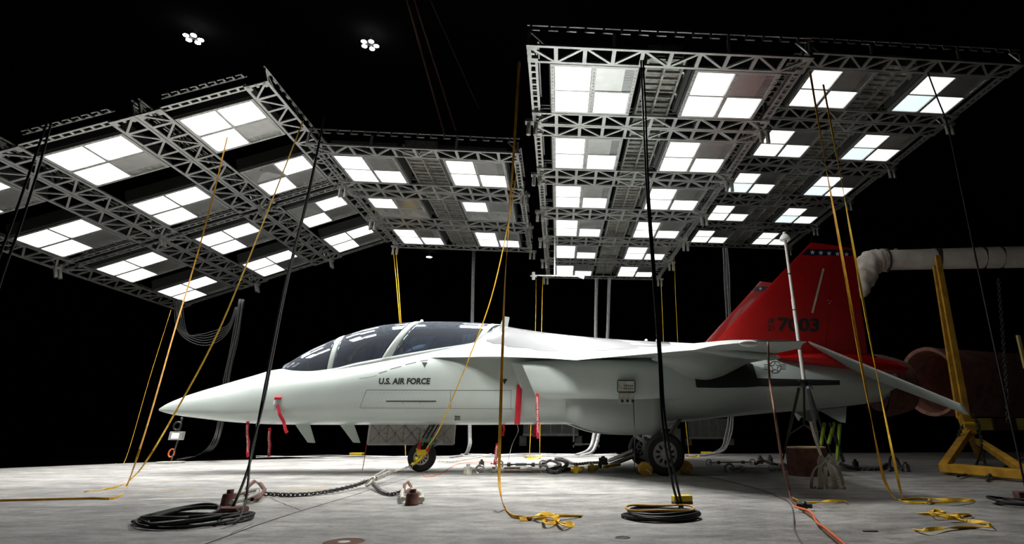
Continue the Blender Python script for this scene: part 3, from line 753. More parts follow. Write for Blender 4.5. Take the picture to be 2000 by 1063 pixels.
# boom under the fins
for s_ in (-1, 1):
    m = MB(); rows = []
    for x, y0, y1, z0, z1 in ((10.6, .9, 1.0, 1.80, 1.86), (11.0, .75, 1.08, 1.72, 1.93), (11.6, .68, 1.06, 1.66, 1.95), (12.2, .62, .98, 1.62, 1.93), (12.8, .60, .88, 1.60, 1.84), (13.0, .62, .80, 1.62, 1.76)):
        rows.append([(x, s_*y0, z0), (x, s_*y1, z0+.04), (x, s_*(y1+.02), (z0+z1)/2), (x, s_*y1*.97, z1-.05), (x, s_*y0, z1)])
    m.grid(rows, close=True); m.f += [(0, 1, 2, 3, 4), tuple(len(m.v)-5+k for k in range(5))]
    m.build('tail_boom', red, jet, smooth=True)
# nozzle
m = MB(); m.lathe([(.57, 12.75), (.56, 12.95), (.50, 13.2), (.44, 13.38), (.41, 13.38), (.44, 13.1), (.46, 12.8), (.05, 12.7)], 40, (0, 0, 1.45), 'x'); m.build('engine_nozzle', rust, jet, smooth=True)
# stabilators, leading edge raised
for s_ in (-1, 1):
    A0 = J(1578, 667, -1.0); B0 = J(1876, 789, -2.95); C0 = J(1893, 812, -2.97); D0 = J(1697, 738, -1.0)
    A0[1] *= -s_ if s_ > 0 else 1; m = MB(); rows = []
    n_ = 12
    for i in range(n_+1):
        t = i/n_
        le = A0*(1-t)+B0*t; te = D0*(1-t)+C0*t; le = le.copy(); le[1] = -(1.0+1.95*t); te = te.copy(); te[1] = -(1.0+1.97*t)
        if s_ > 0: le[1] *= -1; te[1] *= -1
        th = .05-.03*t; c = te-le; nrm = np.array((-c[2], 0, c[0])); nrm /= np.linalg.norm(nrm); top, bot = [], []
        for q in (0, .02, .07, .18, .35, .6, .85, 1): h = th*(1.9*q**.5*(1-q)**.8+.04); top.append(le+c*q+nrm*h); bot.append(le+c*q-nrm*h)
        rows.append(top+bot[::-1][:-1])
    m.grid(rows, close=True); k = len(rows[0]); m.f.append(tuple(range(k))); m.f.append(tuple(n_*k+i for i in range(k)))
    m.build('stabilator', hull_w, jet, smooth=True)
# ventral fins
for s_ in (-1, 1):
    P = [J(1598, 801, -.55), J(1652, 795, -.55), J(1650, 826, -.60), J(1640, 825, -.60)]
    P = [(p[0], -s_*p[1] if s_ > 0 else p[1], p[2]) for p in P]
    MB().prism(P, (0, s_*.03, 0)).build('ventral_fin', hull_w, jet)
# national insignia on the rear fuselage: circle, star and bars in dark outline
def ringp(cx_, cy_, r0, r1, n=32):
    V = [hitp(cx_+r*math.cos(2*PI*k/n), cy_+r*math.sin(2*PI*k/n), .006) for k in range(n) for r in (r0, r1)]
    return V, [(2*k, 2*k+1, (2*k+3) % (2*n), (2*k+2) % (2*n)) for k in range(n)]
insm = mat('insignia_dark', (.03, .035, .04), .6)
def strokes(P, wd):
    m = MB()
    for a, b_ in zip(P, P[1:]):
        d = np.array(b_)-np.array(a); d = d/np.linalg.norm(d)*wd/2; nn = np.array((-d[1], d[0]))
        q = [hitp(*(np.array(a)+nn)), hitp(*(np.array(b_)+nn)), hitp(*(np.array(b_)-nn)), hitp(*(np.array(a)-nn))]
        if all(x is not None for x in q): m.add(q, [(0, 1, 2, 3)])
    return m
m = MB(); V, Fc = ringp(1513.5, 717.5, 10.8, 12.0)
if all(v is not None for v in V): m.add(V, Fc)
st = star(1513.5, 717.5, 10.5); q = strokes(st+[st[0]], 1.1); n = len(m.v); m.v += q.v; m.f += [tuple(i+n for i in f_) for f_ in q.f]
for x0, x1 in ((1491.5, 1501.5), (1525.5, 1534.5)):
    for yy in (713, 717, 721): q = strokes([(x0, yy), (x1, yy)], 1.2); n = len(m.v); m.v += q.v; m.f += [tuple(i+n for i in f_) for f_ in q.f]
if m.v: m.build('star_insignia', insm, jet, fix=False)
# lettering on the forward fuselage
px_text(None, 'U.S. AIR FORCE', 740, 751, 841, 12.5, 'fuselage_lettering', marking, jet, hitf=hitp, shear=.14, bold=.038)
# warning triangles and seams
for cx_, cy_, r in ((829.5, 713, 5.6), (985.5, 745.5, 5.8)):
    V = [hitp(cx_-r, cy_-r*.85), hitp(cx_+r, cy_-r*.85), hitp(cx_, cy_+r)]
    if all(v is not None for v in V): MB().add(V, [(0, 1, 2)]).build('warning_triangle', marking, jet, fix=False)
line_m = mat('seam_grey', (.12, .13, .12), .7)
seam('panel_seam', [(703, 797), (716, 762), (1000, 763)], .007, line_m); seam('panel_seam', [(704, 797), (880, 798), (1003, 799)], .006, line_m)
seam('panel_seam', [(880, 763), (880, 798)], .006, line_m); seam('panel_seam', [(998, 764), (998, 800)], .006, line_m)
seam('vent_slot', [(754, 784), (852, 784)], .018, marking); seam('panel_seam', [(787, 784), (787, 789)], .006, line_m); seam('panel_seam', [(820, 784), (820, 789)], .006, line_m)
seam('canopy_seam', [(643, 712), (646, 729)], .008, marking)
seam('stencil_dashes', [(702, 740), (720, 738), (736, 734)], .005, line_m); seam('stencil_dashes', [(740, 730), (756, 725)], .010, marking)
seam('stencil_dashes', [(762, 722), (784, 716)], .010, marking); seam('stencil_dashes', [(792, 713), (813, 708)], .010, marking); seam('stencil_dashes', [(821, 706), (836, 704)], .010, marking)
m = MB()
for k in range(3): q = strokes([(888, 813.5+k*3), (899, 813.5+k*3)], 1.8); n = len(m.v); m.v += q.v; m.f += [tuple(i+n for i in f_) for f_ in q.f]
q = strokes([(889.5, 812), (889.5, 821)], 3); n = len(m.v); m.v += q.v; m.f += [tuple(i+n for i in f_) for f_ in q.f]
m.build('small_stencil', marking, jet, fix=False)
rv = MB()
for k in range(42):
    x = 708+k*7; 
    for y in (768, 794):
        p = hitp(x, y, .003)
        if p is not None: rv.cbox(p, (.007, .004, .007))
rv.build('rivets', line_m, jet)

# antennas, probes, bumps
for (px, py) in ((505, 736), (483, 741)):
    p = J(px, py, 0); MB().sphere((p[0], 0, p[2]-.02), .05, 12, 8, (1.6, 1, .6)).build('antenna_bump', hull, jet, smooth='all')
P = [J(q[0], q[1], 0) for q in ((975, 640), (984, 618), (995, 620), (991, 643))]
MB().prism([(p[0], -.012, p[2]) for p in P], (0, .024, 0)).build('blade_antenna', hull, jet)
for px in (822, 1285, 1263):
    p = J(px, 631 if px == 822 else 669, -.05); m = MB(); m.cyl((p[0], 0, p[2]-.04), (p[0], 0, p[2]+.04), .03, 10); m.sphere((p[0], 0, p[2]+.04), .032, 10, 6); m.build('small_antenna', white, jet, smooth=True)
for pts in (((574, 826), (604, 826), (615.5, 865.5), (601, 865)), ((661, 826), (690, 826), (704, 865.5), (690, 865))):
    P = [J(q[0], q[1], -.12) for q in pts]; MB().prism([(p[0], -.13, p[2]) for p in P], (0, .03, 0)).build('belly_blade_antenna', hull, jet, bevel=.008)
P = [J(q[0], q[1], -.2) for q in ((506, 824), (528, 812), (533, 813), (512, 826))]; MB().prism(P, (0, -.03, 0)).build('angle_of_attack_vane', white, jet)
P = [J(q[0], q[1], -.2) for q in ((501, 824), (508, 826), (505, 835), (501, 835))]; MB().prism(P, (0, -.02, 0)).build('drain_mast', hull, jet)

# main gear door panel hanging below the intake duct, lower duct fairing
Y_ = -1.10
poly = [(1104.5, 768), (1104, 824), (1120, 829), (1142, 838), (1165, 844), (1200, 848), (1252, 850), (1291, 851), (1291, 768)]
P = [J(q[0], q[1], Y_) for q in poly]
m = MB(); rows = []
top = [J(x, 768, Y_) for x in np.linspace(1104.5, 1291, 12)]
for i, x in enumerate(np.linspace(1104.5, 1291, 12)):
    yb = np.interp(x, [1104, 1120, 1142, 1165, 1200, 1252, 1291], [824, 829, 838, 844, 848, 850, 851]); r = []
    for j in range(7):
        t = j/6; p = J(x, 768+(yb-768)*t, Y_); bul = -.07*math.sin(PI*min(1, t*.9))*min(1, i/4+.0)+.16*max(0, (t-.5))**1.5
        r.append((p[0], p[1]+bul, p[2]))
    rows.append(r)
m.grid(rows); o = m.build('main_gear_door', hull_w, jet, smooth=True, fix=False); s_ = o.modifiers.new('s', 'SOLIDIFY'); s_.thickness = .05
n = len(rows[0])
m = MB(); m.grid([[(p[0], -p[1], p[2]) for p in r] for r in rows]); o = m.build('main_gear_door', hull_w, jet, smooth=True, fix=False); s_ = o.modifiers.new('s', 'SOLIDIFY'); s_.thickness = .05

# open service panel with sockets
sp = MB(); a, b_ = J(1207, 745, -1.30), J(1239, 788, -1.30)
x0, x1, zt, zb = a[0], b_[0], a[2], b_[2]; zm = (zt+zb)/2+.0
sp.box((x0, -1.33, zm), (x1, -1.26, zt)); o = sp.build('service_panel', galv, jet, bevel=.006)
m = MB(); m.add([(x0, -1.33, zm), (x1, -1.33, zm), (x1-.01, -1.42, zb), (x0-.0, -1.42, zb)], [(0, 1, 2, 3)]); q = m.build('fold_down_door', galv, o); s_ = q.modifiers.new('s', 'SOLIDIFY'); s_.thickness = .015
m = MB()
for i in range(5):
    for j in range(2): xx = x0+.10+i*.032; zz = zt-.07-j*.045; m.cyl((xx, -1.345, zz), (xx, -1.33, zz), .010, 8)
m.build('socket_holes', black, o)
m = MB(); e_ = .012
for aa, bb in (((x0-e_, zt+e_), (x1+e_, zt+e_)), ((x0-e_, zm), (x0-e_, zt)), ((x1+e_, zm), (x1+e_, zt)), ((x0, zm), (x1, zm))): m.bar((aa[0], -1.335, aa[1]), (bb[0], -1.335, bb[1]), .014)
m.build('panel_rim', black, o)
for i in range(3): xx = x0+.05+i*.085; MB().sphere((xx, -1.43, zb+.03), .024, 10, 6).build('latch', black, o, smooth='all')

# ---- landing gear
def wheel(mb_name, c, r, wd, par, hubm, nsp=10, hubr=.55):
    e = MB(); prof = [(r*hubr, -wd/2), (r*.85, -wd/2), (r*.96, -wd*.36), (r, -wd*.15), (r, wd*.15), (r*.96, wd*.36), (r*.85, wd/2), (r*hubr, wd/2), (r*hubr, -wd/2)]
    t = e.lathe(prof, 40, c, 'y').build(mb_name, rubber, par, smooth=True)
    h_ = MB(); hr = r*hubr*1.02
    h_.lathe([(hr, -wd*.44), (hr*.9, -wd*.48), (hr*.86, -wd*.36), (.02, -wd*.30), (.02, wd*.3), (hr*.9, wd*.44), (hr, wd*.44)], 40, c, 'y')
    h_.cyl((c[0], c[1]-wd*.52, c[2]), (c[0], c[1]-wd*.2, c[2]), hr*.28, 16)
    for k in range(nsp):
        a = 2*PI*k/nsp; h_.bar((c[0]+math.cos(a)*hr*.25, c[1]-wd*.40, c[2]+math.sin(a)*hr*.25), (c[0]+math.cos(a)*hr*.9, c[1]-wd*.42, c[2]+math.sin(a)*hr*.9), hr*.14, .02, up=(0, 1, 0))
    hb = h_.build('wheel_hub', hubm, t, smooth=True); ho = MB()
    for k in range(nsp):
        a = 2*PI*(k+.5)/nsp; ho.add(*(lambda V: (V, [tuple(range(10))]))([np.array((c[0]+math.cos(a)*hr*.60+hr*(.20*math.cos(a)*math.cos(q)-.105*math.sin(a)*math.sin(q)), c[1]-wd*.46, c[2]+math.sin(a)*hr*.60+hr*(.20*math.sin(a)*math.cos(q)+.105*math.cos(a)*math.sin(q)))) for q in np.linspace(0, 2*PI, 10, endpoint=False)]))
    ho.build('hub_holes', black, hb, fix=False); return t
ng = J(824, 893.5, -.10); ncx = ng[0]; R1 = .235
g = MB(); topp = (ncx+.18, -.02, .80)
g.cyl((ncx+.02, 0, .30), topp, .035, 14); g.cyl((ncx+.10, 0, .52), (ncx+.19, 0, .82), .05, 14)
g.cyl((ncx, -.11, R1), (ncx, .02, R1), .025, 10); g.bar((ncx+.02, 0, .30), (ncx, 0, R1), .06)
g.bar((ncx+.05, 0, .36), (ncx+.30, -.02, .47), .03); g.bar((ncx+.30, -.02, .47), (ncx+.12, 0, .58), .03)
g.bar((ncx+.18, 0, .60), (ncx-.30, 0, .82), .035); g.box((ncx-.12, -.08, .70), (ncx+.1, .08, .82))
g.bar((ncx+.10, .05, .62), (ncx-.1, .05, .80), .03)
ngo = g.build('nose_gear', steel, jet, smooth=True)
wheel('nose_wheel', (ncx, -.10, R1), R1, .14, ngo, white, 12)
m = MB()
for (dx, dz) in ((-.05, .02), (.02, 0), (.09, .03)): m.tube(smooth_path([(ncx+.02+dx, -.09, .52), (ncx+.08+dx, -.10, .64), (ncx+.17+dx, -.06, .80+dz)], 5), .014, 6)
m.build('hydraulic_hose', cable, ngo, smooth=True)
# quilted nose-gear door
P = [J(q[0], q[1], .30) for q in ((724, 829), (889, 829), (886, 868), (719, 868))]
x0, x1, zt, zb = P[0][0], P[1][0], P[0][2]+.03, P[3][2]
d = MB(); nx, nz = 42, 12; rows = []
for i in range(nx+1):
    r = []
    for j in range(nz+1):
        u_, v_ = i/nx, j/nz; gx = (u_*5) % 1; gz = v_; bul = .030*abs(math.sin(PI*u_*5))**.5*abs(math.sin(PI*v_))**.5*min(1, 4*abs(abs(gx-.5)-abs(gz-.5))+.25)
        if u_ < .03 or u_ > .97 or v_ < .08 or v_ > .92: bul = .02
        r.append((x0+(x1-x0)*u_, .30-bul, zt+(zb-zt)*v_))
    rows.append(r)
d.grid(rows); o = d.build('nose_gear_door', slag, jet, smooth=True); s_ = o.modifiers.new('s', 'SOLIDIFY'); s_.thickness = .02
m = MB()
for aa, bb in (((x0, zt), (x1, zt)), ((x0, zb), (x1, zb)), ((x0, zt), (x0, zb)), ((x1, zt), (x1, zb))): m.bar((aa[0], .285, aa[1]), (bb[0], .285, bb[1]), .035, .035)
m.build('door_rim', hull, o)
m = MB(); nq = 5; yq = .262
for k in range(nq):
    a = x0+.04+(x1-x0-.08)*k/nq; c_ = x0+.04+(x1-x0-.08)*(k+1)/nq; zc_ = (zt+zb)/2; b_ = zb+.03; t_ = zt-.04; mx_ = (a+c_)/2
    for P_, Q_ in (((a, b_), (c_, t_)), ((a, t_), (c_, b_)), ((a, zc_), (c_, zc_)), ((mx_, b_), (mx_, t_)), ((a, b_), (a, t_))): m.bar((P_[0], yq, P_[1]), (Q_[0], yq, Q_[1]), .006, .006)
m.build('quilt_seam', mat('seam_shadow_grey', (.13, .12, .11), .8), o)
# main gear
mc = toJ(fl(1299, 930)); R2 = .315
def main_gear(side):
    y = side*abs(mc[1]); x = mc[0]; g = MB(); yi = y-side*.18
    g.cyl((x, yi, R2), (x-.1, side*.55, 1.1), .05, 12); g.cyl((x, y, R2), (x, yi-side*.04, R2), .04, 12)
    g.bar((x-.05, yi, .50), (x-.75, side*.6, .86), .05); g.bar((x, yi, .45), (x+.4, side*.6, .85), .045)
    P = J(1225, 850, -.9); o = g.build('main_gear', steel, jet, smooth=True)
    wheel('main_wheel', (x, y, R2), R2, .20, o, hub_m, 10, .60); return o
mg = main_gear(-1); main_gear(1)
a_, b_ = J(1238, 850, -.85), J(1270, 871, -.85)
MB().bar(a_, b_, .06, .05).build('gear_door_link', hub_m, mg)
m = MB(); p = J(1290, 853, -.8); m.sphere(p, .045, 12, 8); m.build('gear_lamp', white, mg, smooth='all')

# ================================================================== TIE-DOWN FITTING AND STREAMERS ON THE JET
def rope(name, pts, r, mt, label, cat, group=None, k=6, flat=None, n=6):
    P = smooth_path(pts, k); m = MB(); m.tube(P, r, n, flat=flat); b0 = np.array(P[-1])
    return m.build(name, mt, None, smooth='all', loc=tuple(b0), label=label, cat=cat, group=group)
def strap(name, pts, wd, mt, label, cat='strap', group=None, twist=0, k=6, up=(0, 1, 0.01)):
    P = smooth_path(pts, k); m = MB(); ribbon(m, P, wd, up=up, twist=twist, th=.006)
    return m.build(name, mt, None, loc=tuple(P[-1]), label=label, cat=cat, group=group)
def Jw(px, py, y): return toW(J(px, py, y))
def streamer(p0, p1, wd, label, words=True, grp='remove before flight streamers'):
    p0 = np.array(p0); p1 = np.array(p1); e = empty('warning_streamer', tuple(p0), label, 'streamer', grp)
    L_ = np.linalg.norm(p1-p0); n = 10; P = [(p1-p0)*i/n+np.array((.006*math.sin(i*1.3), .008*math.cos(i), 0)) for i in range(n+1)]
    m = MB(); ribbon(m, P, wd, up=(0, 1, .01), th=.004); m.build('ribbon', redt, e)
    if words and L_ > .3:
        V, Fc = text_mesh('REMOVE BEFORE FLIGHT', 1.0, 0, .02); A_ = np.array(V); mn, mx = A_.min(0), A_.max(0); d = (p1-p0)/L_; sx = np.array((1., 0, 0)); ht = wd*.55
        Q_ = [d*(L_*.12+(a-mn[0])/(mx[0]-mn[0])*L_*.76)+sx*((c-mn[1])/(mx[1]-mn[1])-.5)*ht+np.array((0, -.016, 0)) for a, c in V]
        MB().add(Q_, Fc).build('lettering', white, e, fix=False, label='white lettering reading REMOVE BEFORE FLIGHT')
    return e
streamer(Jw(483, 822, -.25), Jw(485, 893, -.3), .05, 'long red streamer hanging under the nose beside the black cables')
streamer(Jw(526, 836, .1), Jw(526, 892, .1), .05, 'red streamer hanging under the nose just behind the first one')
streamer(Jw(541, 792, -.6), Jw(561, 846, -.62), .05, 'red streamer hanging from the capped probe on the nose side', False)
streamer(Jw(1049, 765, -1.15), Jw(1051, 857, -1.15), .045, 'red streamer hanging from the engine intake lip')
streamer(Jw(971, 866, -.4), Jw(967, 908, -.5), .05, 'red streamer reaching the chains behind the orange strap')
streamer(Jw(985, 821, -.2), Jw(983, 852, -.2), .04, 'dark red streamer under the belly left of the wide red strap', False)
streamer(Jw(1045, 830, -.1), Jw(1044, 854, -.1), .045, 'short red streamer hanging behind the intake streamer', False)
m = MB(); A0, B0 = Jw(1015, 752, -.85), Jw(1010, 829, -.80)
ribbon(m, [A0, (A0+B0)/2, B0], .09, up=(0, 1, .01), th=.006); m.build('intake_strap', redt, loc=tuple(B0), label='wide red strap hanging down the fuselage side in front of the intake', cat='strap')
m = MB(); p = Jw(544, 778, -.55); m.cyl(p-np.array((.04, .05, 0)), p+np.array((.05, .0, 0)), .028, 10); o = m.build('probe_cover', redt, loc=tuple(p), smooth=True, label='red cover capping a probe on the side of the nose', cat='probe cover')
MB().cyl((-.03, -.02, -.02), (-.035, -.03, -.10), .02, 8).build('tie_cord', white, o)
m = MB(); a_, b_ = Jw(483, 823, -.28), Jw(502, 819, -.28); m.bar(a_, b_, .03, .02); m.build('pin_cover', redt, loc=tuple(a_), label='small red sleeve on the probe under the nose', cat='probe cover')

# yellow towing fitting with green and red legs at the nose wheel
f0 = Jw(825, 880, -.24); tf = empty('tie_down_fitting', tuple(f0), 'yellow tie-down fitting with red and green legs on the nose wheel', 'tie-down fitting')
def loc_(px, py, y): return Jw(px, py, y)-f0
m = MB(); poly = [loc_(*q) for q in ((812, 876, -.24), (817, 874, -.24), (822, 879, -.24), (832, 878, -.24), (836, 883, -.24), (830, 892, -.24), (822, 890, -.24), (815, 892, -.24))]
m.prism(poly, (0, .05, 0)); m.build('yoke', yelt, tf, bevel=.008)
m = MB(); m.tube(smooth_path([loc_(826, 892, -.26), loc_(818, 900, -.26), loc_(806, 908, -.26)]), .022, 8); m.sphere(loc_(813, 897, -.27), .035, 8, 6); m.sphere(loc_(806, 907, -.27), .03, 8, 6); m.build('yellow_clevis', yelt, tf)
for (a0, a1, mt) in (((819, 871), (825, 856), orange), ((824, 871), (832, 850), green), ((835, 876), (842, 855), green), ((840, 876), (846, 853), green)):
    m = MB(); m.tube([loc_(*a0, -.22), loc_(*a1, -.15)], .013, 8); m.build('tie_leg', mt, tf, smooth=True)
for q in ((819, 874), (836, 879)):
    m = MB(); p = loc_(*q, -.24); m.cyl(p+(0, 0, -.03), p+(0, 0, .05), .03, 10); m.build('red_collar', redt, tf, smooth=True)

# ================================================================== ROPES AND STRAPS
A3 = lambda px, py, Y: at(px, py, Y)
strap('yellow_strap', [A3(592, 236, 8.7), A3(520, 420, 8.5), A3(430, 640, 8.0), A3(340, 810, 7.6), A3(283, 905, 7.4), fl(254, 937, .01), fl(225, 952, .01), fl(165, 961, .01)], .022, yel, 'bright yellow strap slanting from the left rig to the floor across the nose tip', group='yellow straps')
strap('orange_strap', [A3(444, 268, 8.6), A3(412, 400, 8.8), A3(376, 530, 9.0), A3(340, 650, 8.6), A3(300, 790, 7.6), A3(268, 893, 6.9), fl(247, 950, .01), fl(228, 972, .01), fl(165, 974, .01), fl(0, 978, .01)], .022, yel_b, 'orange yellow strap falling left of the nose and trailing along the floor', group='yellow straps')
rope('thin_yellow_rope', [A3(334, 606, 14.0), A3(292, 740, 13.6), A3(246, 896, 13.2), fl(225, 906, .01)], .006, yel, 'thin dim yellow rope furthest left, behind the orange strap', 'rope')
strap('orange_strap', [A3(1014, 120, 5.6), A3(1006, 260, 5.6), A3(994, 430, 5.7), A3(986, 560, 5.8), A3(981, 700, 5.9), A3(977, 830, 5.8), A3(975, 930, 5.7), A3(979, 972, 5.5), fl(988, 994, .01), fl(1002, 1009, .01), fl(1022, 1012, .01)], .03, yel_b, 'orange strap falling from the big rig in front of the fuselage to a pile', twist=7, group='yellow straps')
strap('yellow_rope', [A3(1010, 330, 9.3), A3(992, 440, 9.2), A3(960, 580, 9.1), A3(920, 690, 9.1), A3(885, 775, 9.3), A3(857, 840, 9.8), A3(832, 878, 10.2)], .016, yel, 'thin yellow strap running from the rig down to the nose wheel fitting', group='yellow straps')
strap('yellow_strap', [A3(1582, 140, 6.6), A3(1612, 320, 6.6), A3(1634, 440, 6.6), A3(1680, 699, 6.6), A3(1705, 835, 6.6), A3(1724, 926, 6.6), A3(1737, 958, 6.5), fl(1749, 975, .01), fl(1765, 976, .01)], .032, yel_b, 'left one of the two yellow straps crossing the red tail', twist=9, group='yellow straps')
strap('yellow_strap', [A3(1608, 165, 6.8), A3(1645, 362, 6.8), A3(1659, 440, 6.8), A3(1677, 540, 6.8), A3(1706, 699, 6.8), A3(1730, 820, 6.8), A3(1755, 942, 6.7), fl(1763, 973, .01), fl(1775, 975, .01)], .028, yel, 'right one of the two yellow straps just behind the red tail', twist=8, group='yellow straps')
for i, (t0, t1, Y, lab) in enumerate((((768, 488), (781, 634), 15.4, 'left rope of the pair behind the front canopy'), ((773, 488), (783.5, 634), 15.4, 'right rope of the pair behind the front canopy'),
        ((1047, 545), (1045.5, 650), 17.3, 'yellow rope behind the fuselage left of the pair over the spine'), ((1060, 545), (1057.5, 650), 17.3, 'yellow rope behind the fuselage right of the pair over the spine'),
        ((1291, 548), (1296, 670), 17.3, 'yellow rope behind the wing beside the black cables'), ((1317, 505), (1324, 670), 17.3, 'second yellow rope behind the wing, right of the black cables'))):
    sl = (t1[0]-t0[0])/(t1[1]-t0[1]); end = (t1[0]+sl*(888-t1[1]), 888)
    if i < 2: end = (t1[0]+sl*.5*(880-t1[1]), 893)
    if i == 2: end = (1034, 893)
    if i == 3: end = (1054, 892)
    if i == 5: end = (1346, 891)
    if i == 4: end = (1303, 889)
    g_ = fl(*end); rope('back_rope', [A3(*t0, Y), A3(*t1, Y), g_+(0, 0, .02)], .010, yel, lab, 'rope', 'yellow ropes behind the aircraft', k=2)
# grey cable bundles hanging behind
def bundle(pts, n, r, mt, label, spread=.03, name='cable_bundle', grp='grey cable bundles behind the aircraft'):
    m = MB(); P = smooth_path(pts, 6)
    for i in range(n):
        o = np.array((math.cos(i*2.4), math.sin(i*2.4), 0))*spread*(.4+.6*(i/n)); Q_ = [p+o*(1+.15*math.sin(j*.7+i)) for j, p in enumerate(P)]
        for q in Q_: q[2] = max(q[2], r)
        m.tube(Q_, r, 6)
    return m.build(name, mt, None, smooth='all', loc=tuple(P[-1]), label=label, cat='cable bundle', group=grp)
bundle([A3(925, 490, 16.6), A3(921, 650, 16.4), A3(917, 830, 16.2), A3(916, 872, 16.1), fl(905, 890, .02), fl(880, 893, .02)], 4, .022, cableg, 'grey cable bundle behind the rear canopy dropping to the floor', .06)
bundle([A3(1165, 545, 17), A3(1163, 660, 17), A3(1163, 800, 17), A3(1160, 850, 16.8), A3(1150, 878, 16.5), fl(1125, 889, .02)], 4, .024, cableg, 'left one of two grey cable bundles behind the spine', .06)
bundle([A3(1190, 545, 17), A3(1186, 660, 17), A3(1178, 790, 17), A3(1170, 845, 16.8), A3(1158, 880, 16.5), fl(1135, 890, .02)], 4, .024, cableg, 'right one of two grey cable bundles behind the spine', .06)
bundle([A3(1416, 485, 17.4), A3(1420, 560, 17.4), A3(1424, 660, 17.4), A3(1427, 800, 17.2), A3(1421, 855, 17), A3(1408, 880, 16.6), fl(1375, 889, .03), fl(1345, 890, .03)], 6, .022, cableg, 'grey cable bundle behind the fin root curving onto the floor', .09)
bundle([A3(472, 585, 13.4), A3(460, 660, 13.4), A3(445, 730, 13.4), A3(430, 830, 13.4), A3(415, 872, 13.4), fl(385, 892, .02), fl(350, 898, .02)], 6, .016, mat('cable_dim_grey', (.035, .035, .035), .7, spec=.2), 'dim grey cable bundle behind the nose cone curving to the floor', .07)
m = MB()
for i in range(6):
    m.tube(smooth_path([A3(340+i*3, 585, 13.6), A3(345+i*4, 640+i*2, 13.6), A3(372+i*4, 668-i*3, 13.6), A3(410, 674-i*5, 13.6), A3(445, 650-i*3, 13.6), A3(465-i, 600, 13.6)]), .010, 6)
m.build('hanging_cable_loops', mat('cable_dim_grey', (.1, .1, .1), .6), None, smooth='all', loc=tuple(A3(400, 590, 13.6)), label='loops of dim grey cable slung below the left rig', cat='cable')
# black cables
rope('black_cable', [A3(634, 225, 7.0), A3(601, 380, 6.6), A3(560, 545, 6.2), A3(530, 690, 5.9), A3(511, 790, 5.7), A3(489, 900, 5.5), A3(462, 975, 5.3), fl(444, 1002, .03), fl(425, 1020, .03)], .011, cable, 'thick black cable crossing the nose, left of the pair down to the coil', 'cable', 'black cables crossing the nose')
rope('black_cable', [A3(634, 228, 7.05), A3(603, 380, 6.65), A3(563, 545, 6.25), A3(534, 690, 5.95), A3(514, 790, 5.7), A3(491, 880, 5.5), A3(484, 950, 5.3), A3(478, 985, 5.2), fl(466, 1015, .03), fl(440, 1024, .03)], .010, cable, 'thick black cable crossing the nose, right of the pair down to the coil', 'cable', 'black cables crossing the nose')
rope('black_cable', [A3(1252, 118, 5.8), A3(1256, 220, 5.8), A3(1263, 370, 5.7), A3(1277, 560, 5.5), A3(1287, 700, 5.3), A3(1292, 800, 5.2), A3(1301, 880, 5.2), A3(1316, 955, 5.3), fl(1330, 997, .03)], .012, cable, 'left one of two black cables crossing the wing to the round coil', 'cable', 'black cables crossing the wing')
rope('black_cable', [A3(1256, 118, 5.8), A3(1261, 220, 5.8), A3(1267, 370, 5.7), A3(1281, 560, 5.5), A3(1291, 700, 5.3), A3(1297, 800, 5.2), A3(1308, 880, 5.2), A3(1322, 945, 5.3), fl(1334, 997, .03)], .012, cable, 'right one of two black cables crossing the wing to the round coil', 'cable', 'black cables crossing the wing')
rope('black_cable', [A3(92, 238, 5.2), A3(60, 330, 5.0), A3(22, 440, 4.8), A3(-20, 560, 4.6), fl(-150, 1010, .02)], .010, cable, 'leftmost black cable hanging over the left rig', 'cable', 'black cables at the left edge')
rope('black_cable', [A3(100, 240, 5.25), A3(75, 330, 5.05), A3(40, 440, 4.85), A3(-5, 570, 4.65), fl(-140, 1015, .02)], .010, cable, 'second black cable hanging over the left rig', 'cable', 'black cables at the left edge')
rope('black_cable', [A3(1812, 142, 6.6), A3(1830, 190, 6.5), A3(1852, 250, 6.4), A3(1880, 380, 6.3), A3(1930, 620, 6.1), fl(2010, 985, .03)], .010, cable, 'black cable hanging over the far right rig to the right edge', 'cable')
rope('brown_cable', [Jw(1500, 668, -4.40), Jw(1503, 740, -4.40), A3(1512, 800, 5.8), A3(1521, 860, 5.9), A3(1529, 910, 6.1), A3(1540, 952, 6.4), fl(1546, 977, .015), fl(1562, 992, .015), fl(1590, 1013, .015), fl(1610, 1036, .015), fl(1650, 1070, .015)], .012, brown, 'brown cable falling from the wing tip and running along the floor to the front', 'cable')
rope('twisted_cable', [fl(1552, 990, .035), fl(1583, 1000, .035), fl(1595, 1020, .035), fl(1612, 1032, .035), fl(1660, 1072, .035)], .009, orange, 'orange brown line twisted around the brown cable on the floor', 'cable')
m = MB(); p = fl(1572, 997); m.sphere(p+(0, 0, .04), .035, 10, 8); m.cyl(p+(-.06, .02, .04), p+(.06, -.03, .04), .022, 10); m.build('cable_connector', black, smooth=True, loc=tuple(p), label='black connector on the brown cable lying on the floor', cat='connector')
rope('thin_cable', [fl(1330, 925, .01), fl(1400, 935, .01), fl(1480, 955, .01), fl(1525, 972, .01), fl(1544, 985, .01), fl(1550, 1010, .01), fl(1552, 1035, .01), fl(1570, 1068, .01)], .006, mat('cord_grey', (.12, .11, .10), .6), 'thin grey cable snaking over the floor from the wheel past the brown cable', 'cable')
rope('orange_line', [fl(824, 915, .01), fl(832, 931, .01), fl(860, 925, .01), fl(900, 905, .01), fl(960, 903, .01)], .005, orange, 'thin orange line trailing on the floor from the nose wheel', 'rope')
rope('service_cord', [A3(1237, 786, 8.72), A3(1240, 850, 8.2), A3(1239, 895, 8.3), fl(1246, 925, .02), fl(1300, 921, .02)], .006, cable, 'thin black cord hanging from the open service panel', 'cord')
